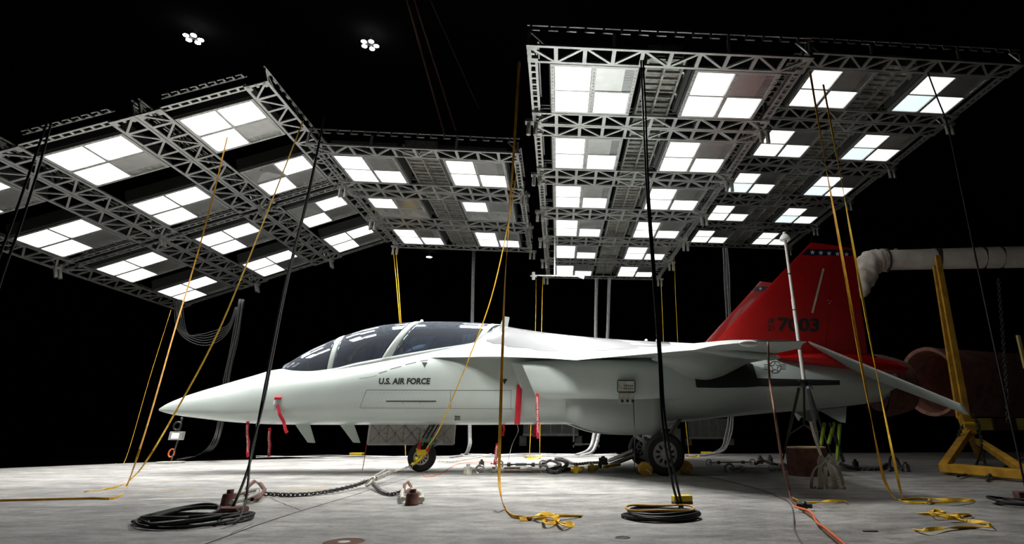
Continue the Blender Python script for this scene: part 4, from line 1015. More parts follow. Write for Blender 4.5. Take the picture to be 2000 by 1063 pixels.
# dim rusty hoist cables above
for i, (a, b_, w_) in enumerate((((792, -10), (868, 262), .025), ((806, -10), (890, 255), .02), ((838, -5), (935, 212), .012))):
    pa = fl(*a, CEIL-.03); pb = A3(*b_, pa[1]+3)
    rope('hoist_cable', [pa, (pa+pb)/2, pb], w_, rust, ['thick rusty hoist cable hanging above the middle rig', 'second rusty hoist cable beside the thick one', 'thin hoist cable right of the rusty pair'][i], 'hoist cable', k=2)

# ================================================================== COILS AND PILES
c0 = fl(1290, 1013); m = MB()
for i in range(7):
    a_, bb = .30-.013*i+rng.normal(0, .008), .16-.006*i; n = 40; zz = .018+.012*(i % 4)
    m.tube([c0+np.array(((a_+.02*math.sin(3*q+i))*math.cos(q)+.02*math.sin(i), bb*1.6*math.sin(q)+.02*math.cos(i*2), zz+.006*math.sin(2*q+i))) for q in np.linspace(0, 2*PI, n, endpoint=False)], .0125, 8, closed=True)
coil = m.build('cable_coil', cable, smooth='all', loc=tuple(c0), label='flat round coil of thick black cable on the floor below the wing', cat='cable coil')
m = MB(); m.tube([np.array((.28*math.cos(q), .20*math.sin(q)+.02, .075+.006*math.sin(3*q))) for q in np.linspace(0, 2*PI, 40, endpoint=False)], .008, 6, closed=True); m.build('yellow_cord_loop', yelp, coil, smooth='all')
p = fl(1333, 1001); R_ = np.array([[math.cos(.25), -math.sin(.25), 0], [math.sin(.25), math.cos(.25), 0], [0, 0, 1]])
m = MB(); m.cbox(p+(0, 0, .11), (.17, .09, .05), R_); o = m.build('connector_box', yelt, loc=tuple(p), bevel=.008, label='yellow connector box lying on the round black coil', cat='connector')
MB().cbox((0, -.0, .075), (.16, .10, .02), R_).build('box_base', black, o)
def loose_coil(px0, px1, py0, py1, n, label, mt=cable, r=.0115):
    a = fl(px0, (py0+py1)/2); b_ = fl(px1, (py0+py1)/2); c = (a+b_)/2; hw = (b_-a)[0]/2; f_ = fl((px0+px1)/2, py1); g_ = fl((px0+px1)/2, py0); hy = abs(g_[1]-f_[1])/2; c[1] = (f_[1]+g_[1])/2; m = MB()
    for i in range(n):
        aa = hw*(1-.22*rng.random()*i**.5); bb = hy*(.30+.62*rng.random()); ox = rng.normal(0, .05); ang = rng.normal(0.14, .12); P = []
        for q in np.linspace(0, 2*PI, 36, endpoint=False):
            x, y = aa*math.cos(q)+ox, bb*math.sin(q)+.02*math.sin(2*q+i); P.append(c+np.array((x*math.cos(ang)-y*math.sin(ang), x*math.sin(ang)+y*math.cos(ang), .014+.011*i+.012*math.sin(q*2+i))))
        m.tube(P, r, 7, closed=True)
    return m.build('cable_coil', mt, smooth='all', loc=tuple(c), label=label, cat='cable coil')
loose_coil(262, 470, 1003, 1040, 6, 'loose black cable coil on the floor at the lower left')
loose_coil(1952, 2040, 980, 996, 4, 'black cable coil at the right edge of the floor')
m = MB(); p = fl(1998, 978); m.cbox(p+(0, 0, .04), (.12, .1, .08)); m.build('connector_box', rust, loc=tuple(p), bevel=.008, label='brown connector box beside the coil at the right edge', cat='connector')
def pile(paths, mt, label, wd=.028, name='strap_pile'):
    m = MB()
    for k, P in enumerate(paths):
        Q_ = smooth_path([fl(x, y, .008+.012*((k+i) % 3)) for i, (x, y) in enumerate(P)], 6)
        ribbon(m, Q_, wd, up=(0, 0, 1), th=.005, twist=[.9*math.sin(i*.35+k) for i in range(len(Q_))])
    p = fl(*paths[0][0]); return m.build(name, mt, loc=tuple(p), label=label, cat='strap')
pile([[(1012, 1011), (1035, 1012), (1060, 1004), (1085, 1005), (1088, 1009), (1060, 1012), (1040, 1015), (1015, 1014)], [(1050, 1006), (1072, 1010), (1090, 1014), (1084, 1021), (1066, 1022), (1063, 1017), (1085, 1018), (1100, 1026), (1118, 1027), (1116, 1022), (1098, 1022)], [(1092, 1008), (1137, 1008.5)]], yel, 'heap of yellow webbing on the floor at bottom centre')
pile([[(1552, 983), (1590, 982), (1620, 979), (1648, 979), (1655, 983)], [(1546, 972), (1562, 980)]], yel, 'yellow webbing strip lying right of the brown cable')
pile([[(1755, 976), (1800, 974), (1850, 976), (1898, 976), (1895, 979), (1850, 981), (1812, 982), (1775, 981), (1755, 977)], [(1810, 982), (1817, 977), (1812, 976)]], yel, 'long flat loop of yellow webbing at the foot of the two tail straps')
pile([[(1790, 1003), (1830, 1005), (1870, 1008), (1877, 1013), (1850, 1010), (1820, 1006), (1820, 998), (1835, 997), (1846, 1002), (1828, 1003)], [(1855, 1006), (1890, 1004), (1892, 1007), (1860, 1008)], [(1850, 1012), (1890, 1018), (1925, 1021), (1934, 1027), (1900, 1031), (1850, 1031), (1810, 1035), (1786, 1036)]], yel, 'tangled yellow webbing on the floor at the lower right')
pile([[(1022, 893), (1040, 894), (1056, 892), (1050, 896), (1030, 896)]], yelt, 'small bright yellow heap on the floor behind the belly', .05)
pile([[(1337, 890), (1352, 892), (1366, 891), (1350, 889)]], yelt, 'small bright yellow heap on the floor behind the main wheel', .06)

# ================================================================== ANCHORS, SHACKLES, CHAINS
def bollard(px, py, r, h, label, mt=rust):
    p = fl(px, py); e = empty('floor_anchor', tuple(p), label, 'floor anchor')
    MB().lathe([(.001, 0), (r, 0), (r*1.02, h*.12), (r*.95, h*.2), (r*.9, h*.85), (r*.82, h), (.001, h)], 24).build('post', mt, e, smooth=True)
    MB().cyl((0, 0, h), (0, 0, h*1.32), r*.45, 12).build('pin', mt, e, smooth=True); return e
def shackle(c, d, size, mt, label, name='shackle'):
    c = np.array(c, float); d = np.array(d, float); d /= np.linalg.norm(d); s_ = np.cross(d, (0, 0, 1)); s_ /= np.linalg.norm(s_)
    R_ = size; P = [c-s_*R_*.55-d*R_*1.1, c-s_*R_*.55-d*R_*.5]+[c+(-s_*math.cos(a)+d*math.sin(a))*R_*(.62) for a in np.linspace(.1, PI-.1, 9)]+[c+s_*R_*.55-d*R_*.5, c+s_*R_*.55-d*R_*1.1]
    m = MB(); m.tube(P, R_*.17, 10); m.cyl(c-s_*R_*.85-d*R_*.95, c+s_*R_*.85-d*R_*.95, R_*.2, 12)
    return m.build(name, mt, smooth=True, loc=tuple(c), label=label, cat='shackle')
bollard(444, 990, .065, .11, 'dark rusty floor anchor post at the left by the black coil')
bollard(804, 987, .065, .105, 'brown floor anchor post at the end of the short chain')
p = fl(452, 1008); MB().cbox(p+(0, 0, .035), (.2, .16, .07)).build('floor_block', rust, loc=tuple(p), bevel=.02, label='rusty steel block under the left end of the black cables', cat='floor block')
gz = (0, 0, .05)
s0 = fl(470, 984)+gz; s1 = fl(502, 977)+gz; m = MB()
P = [fl(452, 984)+gz, s0, s1]; m.tube([fl(448, 982)+(0, 0, .06), fl(490, 972)+(0, 0, .07), fl(502, 968)+(0, 0, .06)], .02, 10); m.tube([fl(450, 992)+(0, 0, .045), fl(485, 984)+(0, 0, .05), fl(500, 977)+(0, 0, .05), fl(502, 970)+(0, 0, .055)], .022, 10)
m.build('shackle', steel, smooth=True, loc=tuple(s0), label='large grey shackle hooked to the left floor anchor', cat='shackle')
m = MB(); m.tube([fl(x, y)+(0, 0, z) for x, y, z in ((515, 967, .05), (505, 962, .09), (492, 961, .11), (480, 968, .08), (478, 978, .05), (490, 985, .04), (503, 982, .04), (512, 973, .05))], .02, 10, closed=True)
m.build('hook_ring', rust, smooth=True, loc=tuple(fl(495, 975)), label='rusty red hook ring joining the shackle to the long chain', cat='hook')
m = MB(); chain(m, smooth_path([fl(516, 971)+(0, 0, .03), fl(580, 971)+(0, 0, .02), fl(640, 966)+(0, 0, .03), fl(690, 958)+(0, 0, .05), fl(716, 952)+(0, 0, .075)], 8), .062, .0085, .040)
m.build('long_chain', chain_m, smooth='all', loc=tuple(fl(600, 971)), label='long dark chain across the floor from the left anchor', cat='chain')
m = MB(); chain(m, smooth_path([fl(727, 955)+(0, 0, .06), fl(745, 965)+(0, 0, .02), fl(765, 970)+(0, 0, .02), fl(786, 968)+(0, 0, .05)], 8), .055, .0085, .038)
m.build('short_chain', chain_m, smooth='all', loc=tuple(fl(760, 970)), label='short dark chain leading to the right floor anchor', cat='chain')
m = MB(); m.tube([fl(x, y)+(0, 0, z) for x, y, z in ((785, 985, .04), (783, 977, .05), (786, 970, .06), (796, 968, .065), (806, 972, .06))], .022, 10); m.tube([fl(824, 985)+(0, 0, .04), fl(824, 976)+(0, 0, .05), fl(815, 970)+(0, 0, .05)], .022, 10); m.cyl(fl(784, 984)+(0, 0, .045), fl(827, 983)+(0, 0, .045), .02, 10)
m.build('shackle', galv, smooth=True, loc=tuple(fl(804, 980)), label='pale shackle round the right floor anchor', cat='shackle')
m = MB(); m.tube([fl(x, y)+(0, 0, z) for x, y, z in ((788, 972, .06), (788, 964, .09), (795, 960, .10), (801, 966, .08), (800, 974, .06))], .016, 8, closed=True)
m.build('hook_ring', rust, smooth=True, loc=tuple(fl(795, 972)), label='rusty link between the short chain and the pale shackle', cat='hook')
# ratchet, ring and turnbuckle to the nose wheel
m = MB(); c = fl(722, 953)+(0, 0, .07); m.tube([c+np.array((.045*math.cos(a), .02*math.sin(a), .05*math.sin(a+.8))) for a in np.linspace(0, 2*PI, 18, endpoint=False)], .013, 8, closed=True)
m.build('steel_ring', galv, smooth=True, loc=tuple(c), label='bright steel ring joining the two front chains', cat='ring')
m = MB(); a_ = fl(730, 951)+(0, 0, .09); b_ = fl(757, 941)+(0, 0, .11); m.bar(a_, b_, .06, .05); m.bar(a_+(0, -.03, .03), b_+(-.02, -.03, .05), .02); 
for t in (.2, .5, .8): m.cyl(a_+(b_-a_)*t+(0, -.06, 0), a_+(b_-a_)*t+(0, .06, 0), .018, 8)
m.build('lever_hoist', steel, loc=tuple(a_), label='steel lever tensioner between ring and turnbuckle', cat='tensioner')
def turnbuckle(a, b_, w_, mt, label, body=None, grp=None):
    a = np.array(a, float); b_ = np.array(b_, float); d = b_-a; L_ = np.linalg.norm(d); d /= L_; s_ = np.cross(d, (0, 0, 1)); s_ /= np.linalg.norm(s_); e = empty('turnbuckle', tuple(a), label, 'turnbuckle', grp)
    m = MB(); lo, hi = L_*.22, L_*.78
    for q in (-1, 1): m.bar(d*lo+s_*w_*q*.5, d*hi+s_*w_*q*.5, w_*.25, w_*.3)
    for t in (lo, hi): m.cyl(d*(t-.03), d*(t+.03), w_*.55, 10)
    m.build('body', mt, e, smooth=True)
    for t in (0, L_):
        m = MB(); m.cyl(d*0 if t == 0 else d*(hi-.3*lo), d*lo*1.4 if t == 0 else d*L_, w_*.28, 8); m.tube([d*t+np.array((.9*w_*math.cos(q), 0, .9*w_*math.sin(q))) for q in np.linspace(0, 2*PI, 12, endpoint=False)], w_*.22, 6, closed=True)
        m.build('screw_eye', steel, e, smooth=True)
    if body: MB().bar(d*L_*.38, d*L_*.62, w_*1.2, w_*.8).build('sleeve', body, e)
    return e
turnbuckle(fl(760, 940)+(0, 0, .11), at(802, 911, 10.2), .035, galv, 'slim steel turnbuckle leading up to the nose wheel fitting')
# row of gear under the wing
tb = [((937, 924), (1062, 924), .075, galv, 'bright turnbuckle in front of the chain heap under the wing', rust), ((975, 913), (1060, 913), .075, chain_m, 'dark turnbuckle with a white label left of the chain heap', white),
      ((1385, 909), (1470, 908), .06, chain_m, 'dark slim turnbuckle right of the main wheel', None), ((1425, 922), (1530, 921), .085, galv, 'bright turnbuckle lying between main wheel and stump', None)]
for a, b_, w_, mt, lab, sl in tb: turnbuckle(fl(*a)+(0, 0, .05), fl(*b_)+(0, 0, .05), w_, mt, lab, sl)
shackle(fl(933, 923)+(0, 0, .05), (1, 0, 0), .10, galv, 'pale shackle at the left end of the bright turnbuckle')
bollard(913, 928, .07, .12, 'pale steel floor anchor left of the turnbuckles', galv); bollard(940, 912, .055, .10, 'small dark floor anchor behind the pale one', chain_m)
shackle(fl(968, 912)+(0, 0, .06), (1, 0, 0), .08, steel, 'grey shackle at the left end of the dark turnbuckle')
def heap(pts, label, link=.07, mt=chain_m, r=.012, w_=.05):
    m = MB(); chain(m, smooth_path([fl(x, y)+(0, 0, z) for x, y, z in pts], 6), link, r, w_); return m.build('chain_heap', mt, smooth='all', loc=tuple(fl(*pts[0][:2])), label=label, cat='chain')
heap([(1060, 913, .06), (1075, 908, .08), (1095, 912, .03), (1075, 922, .03), (1090, 926, .03), (1108, 916, .10), (1085, 910, .12), (1100, 905, .08), (1120, 912, .05), (1150, 910, .05), (1180, 912, .08)], 'heap of dark chain under the wing left of the main wheel')
heap([(1068, 923, .05), (1082, 927, .03), (1096, 924, .04), (1110, 921, .04), (1128, 924, .04)], 'lower loop of dark chain beside the bright turnbuckle')
heap([(852, 907, .06), (880, 905, .03), (905, 901, .03), (930, 898, .04), (960, 894, .08)], 'pale chain running back from the nose wheel', .05, galv, .007, .034)
heap([(1642, 912, .06), (1665, 918, .03), (1690, 920, .03), (1720, 919, .03), (1735, 913, .06)], 'dark chain right of the wooden stump')
heap([(1475, 912, .05), (1490, 908, .08), (1510, 912, .05), (1530, 914, .04), (1545, 917, .04)], 'dark chain between the turnbuckles and the stump', .06)
shackle(fl(1545, 920)+(0, 0, .05), (1, 0, 0), .09, galv, 'bright shackle touching the left side of the stump')
for (px, py, lab) in ((1486, 906, 'dark floor anchor behind the brown cable'), (1505, 905, 'second dark floor anchor behind the brown cable'), (1672, 915, 'dark floor anchor just right of the stump'), (1771, 922, 'dark floor anchor at the foot of the right tail strap')):
    bollard(px, py, .06, .12, lab, chain_m)
m = MB(); m.tube(smooth_path([fl(1738, 922)+(0, 0, .03), fl(1742, 912)+(0, 0, .16), fl(1752, 912)+(0, 0, .16), fl(1762, 922)+(0, 0, .04)]), .025, 8); m.build('shackle', chain_m, smooth='all', loc=tuple(fl(1750, 922)), label='black upright shackle between the two tail straps', cat='shackle')
for (px, py, w_, mt, lab) in ((1125, 925, .14, mat('brass_fitting', (.6, .4, .05), .35, metal=.7), 'brass coloured clamp in the gear under the wing'), (1156, 922, .12, yelt, 'yellow hook block in the gear under the wing')):
    p = fl(px, py); m = MB(); m.cyl(p+(-w_*.6, 0, .06), p+(w_*.6, 0, .06), .045, 12); m.cbox(p+(0, 0, .06), (w_*.5, .12, .11)); m.sphere(p+(w_*.7, 0, .07), .04, 10, 6); m.build('clamp', mt, smooth=True, loc=tuple(p), label=lab, cat='clamp')
a_ = fl(1180, 921)+(0, 0, .07); b_ = fl(1210, 918)+(0, 0, .09); MB().bar(a_, b_, .06, .05).build('yellow_bar', yelt, loc=tuple(a_), bevel=.008, label='yellow handle bar pointing to the main wheel', cat='handle')
for k, (q0, q1, lab) in enumerate((((1190, 905), (1240, 880), 'upper black brace slanting up towards the main gear'), ((1195, 913), (1245, 888), 'lower black brace slanting up towards the main gear'))):
    a_ = fl(*q0)+(0, 0, .05); b_ = at(q1[0], q1[1], 9.9); MB().bar(a_, b_, .08, .06).build('tie_brace', black, loc=tuple(a_), bevel=.01, label=lab, cat='brace')
p = fl(1178, 915); m = MB(); m.cbox(p+(0, 0, .12), (.16, .10, .12)); m.cyl(p+(0, -.08, .16), p+(0, .08, .16), .05, 12); m.cyl(p+(-.06, 0, 0), p+(-.06, 0, .1), .04, 8); m.cyl(p+(.06, 0, 0), p+(.06, 0, .1), .04, 8); m.build('ratchet_block', chain_m, loc=tuple(p), label='black ratchet block where the braces meet the floor gear', cat='tensioner')
# wheel chocks
for (px, py, lab, lit) in ((1262, 931, 'round yellow wheel chock in front of the main wheel', 1), (1341, 927, 'darker yellow wheel chock behind the main wheel', 0)):
    p = fl(px, py); m = MB(); r = .105; m.add(*(lambda V: (V, [tuple(range(8))[::-1], tuple(range(8, 16))]+[(i, (i+1) % 8, 8+(i+1) % 8, 8+i) for i in range(8)]))([np.array((r*math.cos(PI/8+i*PI/4)*1.05, y, r*.92+r*math.sin(PI/8+i*PI/4)))+p for y in (0, .35) for i in range(8)]))
    o = m.build('wheel_chock', yelp, loc=tuple(p), bevel=.008, label=lab, cat='wheel chock'); MB().tube(smooth_path([(.0, -.01, .1), (.05, -.03, .07), (.08, -.02, .03)]), .008, 6).build('rope_handle', white, o)
# dark tripod jack supporting under belly by the far gear: none seen

# ================================================================== SENSOR POLE ON TRIPOD, STUMP
yp = 7.9
tb_ = at(1570, 742, yp); tt = at(1533, 466, yp); e = empty('sensor_tripod', tuple(fl(1590, 925)), 'tall pale pole with a domed sensor on a black camera tripod', 'tripod'); e0 = np.array(e.location)
m = MB(); m.cyl(tb_-e0, tb_*.45+tt*.55-e0, .026, 14); m.cyl(tb_*.45+tt*.55-e0, tt-e0, .021, 14); m.build('pole', mat('pole_pale', (.62, .58, .56), .5), e, smooth=True)
m = MB()
for t in (.2, .47, .73): q = tb_+(tt-tb_)*t-e0; m.cyl(q, q+(tt-tb_)*.006, .029, 12)
m.build('pole_collar', black, e, smooth=True)
m = MB(); q = tt-e0; m.lathe([(.001, .07), (.03, .065), (.055, .04), (.075, .01), (.08, -.02), (.07, -.03), (.001, -.03)], 20, q); m.sphere(q+(0, 0, .08), .025, 10, 6); m.build('sensor_dome', white, e, smooth=True)
m = MB(); q = tb_-e0; m.cyl(q+(0, 0, -.10), q, .045, 14); m.box(tuple(q+(-.07, -.05, -.02)), tuple(q+(.07, .05, 0))); m.bar(q+(.03, -.02, -.05), q+(.09, -.05, -.12), .02); m.build('tripod_head', black, e, smooth=True)
feet = [(fl(1525, 915)-e0, at(1560, 760, yp)-e0), (fl(1609, 915)-e0, at(1577, 757, yp-.05)-e0), (fl(1625, 893)-e0, at(1578, 757, yp+.05)-e0)]
for k, (ft, tp_) in enumerate(feet):
    m = MB(); mid = tp_*.5+ft*.5; m.cyl(tp_, mid, .022, 10); m.cyl(mid, ft, .015, 10); m.sphere(mid, .026, 8, 6); m.build('leg', black if k != 1 else mat('leg_grey', (.20, .20, .26), .4, metal=.4), e, smooth=True)
m = MB(); c_ = at(1571, 830, yp)-e0
for ft, tp_ in feet: m.cyl(c_, tp_*.5+ft*.5, .009, 6)
m.cyl(c_, tb_-e0, .016, 8); m.build('spreader', black, e, smooth=True)
m = MB(); ribbon(m, smooth_path([at(1583, 824, yp-.1), at(1590, 850, yp-.15), at(1600, 880, yp-.2), at(1610, 905, yp-.25)]), .035, up=(0, 1, .01), th=.008)
q0 = at(1611, 903, 7.6)
for sx in (-1, 1):
    ribbon(m, smooth_path([q0, q0+(.05*sx, -.04, .06), q0+(.09*sx, -.05, -.01), q0+(.03*sx, -.03, -.05), q0+(0, 0, -.03)], 6), .05, up=(.2*sx, 1, .1), th=.006)
for k, (dx, dy, dz) in enumerate(((-.22, -.05, 1), (-.13, -.12, 1), (-.05, -.10, 1), (.05, -.10, 1), (.13, -.06, 1), (.17, .0, .8), (.10, -.14, 1))):
    e_ = np.array((q0[0]+dx, q0[1]+dy, .012)); mid_ = (q0+e_)/2+np.array((dx*.25, -.03, .05)); ribbon(m, smooth_path([q0, mid_, e_, e_+(.06*(-1)**k, -.02, 0)], 6), .05+.02*(k % 2), up=(dx*4, 1, .2), th=.006, twist=[.5*math.sin(j*.4+k) for j in range(19)])
m.sphere(q0, .035, 10, 8, (1, 1, 1.2))
m.build('white_rag_tie', mat('rag_white', (.68, .64, .56), .85), loc=tuple(at(1612, 908, 7.6)), label='white cloth tie knotted around the tripod and spilling on the floor', cat='cloth')
# stump
sc = fl(1599, 933); sc = sc+np.array((0, .40, 0)); hgt = .42; e = empty('wooden_stump', tuple(sc), 'short dark wooden stump with a pale cut top behind the tripod', 'stump')
rad = .31; m = MB(); rows = []
for z in (0, .1, .25, hgt-.02): rows.append([(rad*(1+.015*math.sin(7*a)+.02*math.sin(3*a+z))*math.cos(a), rad*(1+.015*math.sin(7*a))*math.sin(a), z) for a in np.linspace(0, 2*PI, 40, endpoint=False)])
m.grid(rows, close=True); m.f.append(tuple(range(40))); m.build('bark', wood, e, smooth=True)
MB().lathe([(.001, hgt-.02), (rad*.96, hgt-.02), (rad*.96, hgt), (.001, hgt)], 40).build('cut_top', woodtop, e, smooth=True)
# green hydraulic jack behind the stump
e = empty('green_jack', tuple(fl(1640, 905)), 'dim green support jack standing behind the stump under the tail', 'jack'); e0 = np.array(e.location)
gm = mat('jack_green', (.22, .34, .03), .5)
for (q0, q1) in (((1610, 826), (1603, 872)), ((1629, 826), (1618, 868)), ((1640, 828), (1635, 900)), ((1622, 826), (1648, 903))):
    MB().bar(at(*q0, 10.4)-e0, at(*q1, 10.3)-e0, .05, .04).build('leg', gm if q0[0] != 1622 else black, e)
# LED work light on a stand, left
e = empty('work_light', tuple(fl(333, 905)), 'small flood light on a thin stand under the nose cone', 'work light'); e0 = np.array(e.location); Yw = e0[1]
MB().lathe([(.001, 0), (.26, 0), (.26, .03), (.001, .04)], 24).build('base_plate', galv, e, smooth=True)
top_ = at(355, 818, Yw)-e0; MB().cyl((0, 0, .03), at(348, 858, Yw)-e0, .016, 8).cyl(at(350, 843, Yw)-e0, top_, .018, 8).sphere(top_, .03, 8, 6).build('stand', chain_m, e, smooth=True)
c_ = at(345.5, 851.5, Yw)-e0; MB().cbox(c_, (.28, .10, .17)).build('lamp_housing', hub_m, e, bevel=.01); MB().cbox(c_+(0, -.055, 0), (.15, .01, .11)).build('lens', lens_on, e)
MB().tube([c_+np.array((.0+.08*math.cos(a), -.06, .10+.08*math.sin(a)+.1)) for a in np.linspace(0, 2*PI, 14, endpoint=False)], .02, 6, closed=True).build('cable_ball', black, e, smooth='all')
MB().tube([at(335, 885, Yw)-e0+np.array((.06*math.cos(a), 0, .08*math.sin(a))) for a in np.linspace(0, 2*PI, 14, endpoint=False)], .015, 6, closed=True).build('orange_cord_hank', orange, e, smooth='all')

# weather mast with white arm seen below the big rig
e = empty('instrument_arm', tuple(at(1088, 540, 14)), 'thin white instrument arm with a small fan hanging below the big rig', 'instrument arm'); e0 = np.array(e.location)
ww = lambda x, y: at(x, y, 14)-e0
MB().cyl(ww(1084, 425), ww(1083, 538), .02, 8).build('stem', white, e, smooth=True)
MB().bar(ww(1042, 538), ww(1140, 540), .03, .025).bar(ww(1130, 539), ww(1141, 543), .07, .07).build('arm', white, e)
MB().cyl(ww(1042, 532), ww(1042, 546), .04, 10).bar(ww(1036, 539), ww(1048, 541), .03).build('fan_head', white, e)

# ================================================================== DUCTS, YELLOW STAND, BEAM
Yd = 13.2
pp = [at(2120, 499, Yd-.3), at(2000, 502, Yd), at(1830, 506, Yd+.5), at(1728, 508.5, Yd+.8)]
m = MB(); m.tube(pp, [.27, .265, .26, .26], 28); pl = m.build('overhead_pipe', pipe_m, smooth=True, loc=tuple(pp[1]), label='pale painted round pipe entering from the right edge', cat='pipe'); e0 = np.array(pl.location)
m = MB()
for px, w_ in ((1730, .02), (1829, .07), (1918, .035), (1952, .03)):
    Y_ = np.interp(px, [1728, 2000], [Yd+.8, Yd]); a_ = at(px-3, 508-(px-1728)*.024, Y_)-e0; b_ = at(px+3, 508-(px-1728)*.024, Y_)-e0; d = (b_-a_)/np.linalg.norm(b_-a_); cc = (a_+b_)/2
    m.cyl(cc-d*w_, cc+d*w_, .275 if px > 1750 else .30, 28)
m.build('pipe_band', band, pl, smooth=True)
MB().tube([at(1750, 490, Yd+.6)-e0+np.array((.05*math.cos(a), 0, .05*math.sin(a))) for a in np.linspace(0, 2*PI, 14, endpoint=False)], .012, 6, closed=True).build('lifting_eye', pipe_m, pl, smooth='all')
el = smooth_path([at(1730, 508.5, Yd+.8), at(1708, 511, Yd+.8), at(1691, 525, Yd+.75), at(1683, 548, Yd+.7), at(1677, 575, Yd+.6)], 12); RR = []
for i in range(len(el)): RR.append((.265+.05*min(1, i/20)-.13*max(0, (i-34)/14))*(1+.05*math.sin(i*.9)+.03*math.sin(i*2.1)))
m = MB(); m.tube(el, RR, 36)
for i in range(len(m.v)):
    q = np.array(m.v[i]); m.v[i] = tuple(q+np.array((.02*math.sin(q[2]*17+q[1]*9), .02*math.sin(q[0]*19), .025*math.sin(q[0]*14+q[1]*23))))
m.build('fabric_duct_elbow', canvas, smooth='all', loc=tuple(el[0]), label='wrinkled pale fabric elbow on the end of the pipe behind the red fin', cat='duct')
# big rusty duct
c = at(1826, 745, 15.2); m = MB(); r0 = .86
ux = np.array((.93, .36, 0)); 
m2 = MB(); m2.lathe([(r0*.90, 0), (r0, -.03), (r0*1.02, .05), (r0, .12), (r0, 6), (r0*.9, 6), (r0*.9, .0)], 48, (0, 0, 0), 'x')
e = m2.build('large_duct', duct_m, smooth=True, label='large rusty cylindrical duct with open mouth behind the yellow stand', cat='duct'); e.location = c-np.array((.15, 0, 0)); e.rotation_euler = (0, 0, math.radians(-52))
e.rotation_euler = (0, 0, math.radians(22))
# yellow stand
Ys = 11.6
e = empty('yellow_stand', tuple(fl(1880, 920)), 'tall yellow painted steel stand holding up the pale pipe', 'stand'); e0 = np.array(e.location)
w3 = lambda x, y, Y=Ys: at(x, y, Y)-e0
MB().bar(w3(1831, 500, 12.9), w3(1889, 818, 11.9), .13, .06, up=(0, 1, 0)).build('post', yelp, e, bevel=.006)
MB().bar(w3(1826, 520, 13.0), w3(1874, 818, 12.0), .10, .06, up=(0, 1, 0)).build('post', yelp, e, bevel=.006)
Zb = .10
fA, fB, fC = fl(1842, 914, .1)-e0, fl(2012, 928, .1)-e0, fl(1915, 897, .1)-e0
apex = w3(1890, 845, 11.7)
MB().bar(fA, apex, .13, .11).build('brace', yelp, e, bevel=.008); MB().bar(fB, w3(1912, 862, 11.7), .12, .10).build('brace', yelp, e, bevel=.008); MB().bar(fC, apex+(.03, 0, 0), .12, .10).build('brace', yelp, e, bevel=.008)
MB().bar(fA, fB, .14, .12).build('base_beam', yelp, e, bevel=.008); MB().bar(fA+(.3, .5, 0), fB+(.1, .6, 0), .10, .10).build('base_beam', yelp, e, bevel=.008)
MB().bar(w3(1882, 812, 11.8), w3(1896, 850, 11.7), .18, .18).build('leg_joint', yelp, e, bevel=.01)
m = MB(); q = w3(1889, 830, 11.5); m.cyl(q+(-.1, -.05, 0), q+(.1, -.05, 0), .05, 12); m.build('locking_pin', yelt, e, smooth=True)
m = MB(); chain(m, smooth_path([at(1900, 808, 11.2), at(1912, 835, 11.2), at(1918, 870, 11.1), at(1925, 915, 10.9), fl(1929, 938, .03)], 8), .07, .010, .045); m.build('hanging_chain', chain_m, smooth='all', loc=tuple(fl(1929, 938)), label='dark chain draped down the right side of the yellow stand', cat='chain')
m = MB(); chain(m, smooth_path([at(1880, 830, 11.4), at(1872, 852, 11.3), at(1862, 875, 11.3), fl(1858, 905, .05)], 8), .07, .010, .045); m.build('hanging_chain', chain_m, smooth='all', loc=tuple(fl(1858, 905)), label='dark chain hanging at the left side of the yellow stand', cat='chain')
m = MB(); chain(m, [at(1950, 545, 12.6), at(1958, 640, 12.4), at(1967, 760, 12.2), at(1969, 830, 12.0)], .10, .011, .06); m.build('hanging_chain', chain_m, smooth='all', loc=tuple(at(1969, 830, 12)), label='long chain hanging from the pale pipe near the right edge', cat='chain')
rope('tie_rod', [fl(1930, 930, .06), at(1965, 912, 10.2), at(2005, 893, 10.2)], .025, chain_m, 'dark diagonal rod rising from the floor at the right edge', 'rod', k=2)
rope('black_hose', [at(1918, 868, 10.9), at(1908, 905, 10.7), fl(1890, 925, .04), fl(1870, 930, .04)], .02, cable, 'black hose looping beside the yellow stand base', 'hose')
m = MB(); m.bar(at(1878, 829, 12.4), at(2060, 829, 12.3), .12, .23); yb = m.build('yellow_beam', mat('beam_olive_yellow', (.50, .42, .06), .6, var=.3, scale=4), loc=tuple(at(1950, 829, 12.3)), bevel=.01, label='horizontal yellow beam with a dark middle at the right edge', cat='beam')
e0 = np.array(yb.location); MB().bar(at(1937, 829, 12.32)-e0, at(1982, 829, 12.30)-e0, .13, .235).build('dark_section', mat('dark_brown_paint', (.05, .03, .02), .7), yb)
m = MB(); m.bar(at(1988, 655, 10.5), at(2003, 720, 10.5), .05, .05); m.build('perforated_post', mat('post_pale_yellow', (.7, .6, .2), .6), loc=tuple(at(2003, 720, 10.5)), label='perforated yellow post cut off by the right edge', cat='post')

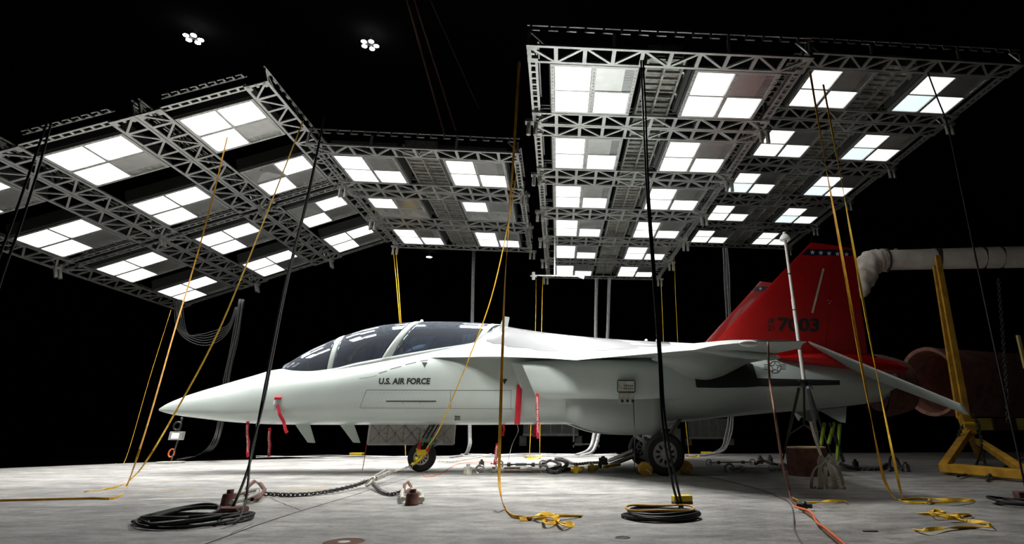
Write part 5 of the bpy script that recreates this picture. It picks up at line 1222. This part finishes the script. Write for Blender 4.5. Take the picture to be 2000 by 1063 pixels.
# ================================================================== BACKGROUND EQUIPMENT
def crate(x0, x1, y0, y1, Y, label, legs=True):
    a = at(x0, y1, Y); b_ = at(x1, y0, Y); base = np.array(((a[0]+b_[0])/2, Y+.6, 0)); e = empty('equipment_container', tuple(base), label, 'container'); w2 = (b_[0]-a[0])/2; z0, z1 = a[2], b_[2]
    MB().box((-w2, -.6, z0), (w2, .6, z1)).build('body', bin_m, e, bevel=.02)
    m = MB()
    for k in range(5): x = -w2+(k+.5)*2*w2/5; m.box((x-.015, -.63, z0+.1), (x+.015, -.6, z1-.05))
    m.box((-w2, -.64, z0), (w2, -.6, z0+.10)); m.build('rib', hub_m, e)
    if legs:
        for s_ in (-1, 1): MB().box((s_*w2-.15, -.5, 0), (s_*w2+.15, .5, z0)).build('leg', bin_m, e)
    return e
crate(1021, 1130, 822, 852, 26, 'dim grey equipment container far behind the belly')
crate(1345, 1425, 818, 858, 27, 'dark container far behind the main wheel')
crate(1288, 1322, 818, 838, 26, 'pale container glimpsed behind the wheel beside the ropes')
m = MB(); p = at(1140, 862, 24)
base = np.array((p[0], 24, 0)); zt_ = p[2]+.5
for (a0, a1) in (((-.4, 0, .1), (-.4, 0, zt_)), ((.6, 0, .1), (.6, 0, zt_)), ((-.4, 0, .12), (.6, 0, .12)), ((-.4, 0, zt_), (.6, 0, zt_)), ((-.4, 0, 0), (-.4, 0, .2)), ((.6, 0, 0), (.6, 0, .2))): m.bar(np.array(a0)+base, np.array(a1)+base, .06)
m.build('tube_frame', hub_m, loc=tuple(base), label='small tubular frame far behind, right of the container', cat='frame')
# cables lying along the rear edge of the lit floor
m = MB()
for k in range(3):
    m.tube(smooth_path([fl(x, 893.5-k*1.2+1.2*math.sin(x*.03+k*2), .02) for x in range(500, 880, 38)], 4), .012, 6)
m.build('floor_cables', mat('cable_white', (.45, .45, .44), .6), smooth='all', loc=tuple(fl(700, 893)), label='white cables lying along the rear edge of the bright floor at left', cat='cable')
m = MB()
for k in range(4):
    m.tube(smooth_path([fl(x, 890.5-k*1.0+1.2*math.sin(x*.035+k*2), .02) for x in range(900, 1205, 38)], 4), .015, 6)
m.build('floor_cables', mat('cable_white', (.6, .6, .6), .6), smooth='all', loc=tuple(fl(1050, 890)), label='grey cables lying along the rear edge of the floor behind the belly', cat='cable')
for (px, py, w_, lab) in ((697, 889, .35, 'small yellow tag on the floor behind the nose door'), (1380, 887, .30, 'small yellow block on the floor behind the main wheel')):
    p = fl(px, py); MB().cbox(p+(0, 0, .03), (w_, .2, .06)).build('yellow_block', yelt, loc=tuple(p), bevel=.008, label=lab, cat='block')
rope('red_tether', [A3(716, 868, 10.6), A3(712, 895, 10.4), fl(708, 918, .01)], .006, redt, 'thin red cord falling from the nose gear door corner to the floor', 'cord')
rope('grey_tether', [Jw(1010, 829, -.8), A3(1012, 843, 10.2), A3(1000, 870, 10.6), fl(993, 898, .01)], .007, cableg, 'thin pale cord trailing from the wide red strap to the floor', 'cord')
# floor drains
for (px, py, r, lab) in ((672, 1059, .11, 'rusty round floor drain at the bottom edge'), (1216, 1051, .045, 'small black floor hole left of the round coil')):
    p = fl(px, py); MB().lathe([(.001, .001), (r, .001), (r*1.05, .004), (r*1.15, .001)], 28).build('floor_drain', rust if r > .1 else black, label=lab, cat='floor drain').location = p
    if r > .1: o = MB().lathe([(.001, .004), (r*.3, .004), (r*.35, .002)], 20).build('floor_drain_cap', galv, bpy.data.objects['floor_drain'])
p = fl(1700, 1039); MB().cbox(p+(0, 0, .003), (.10, .03, .006)).build('dark_debris', black, loc=tuple(p), label='small dark flat scrap on the floor at the lower right', cat='debris')
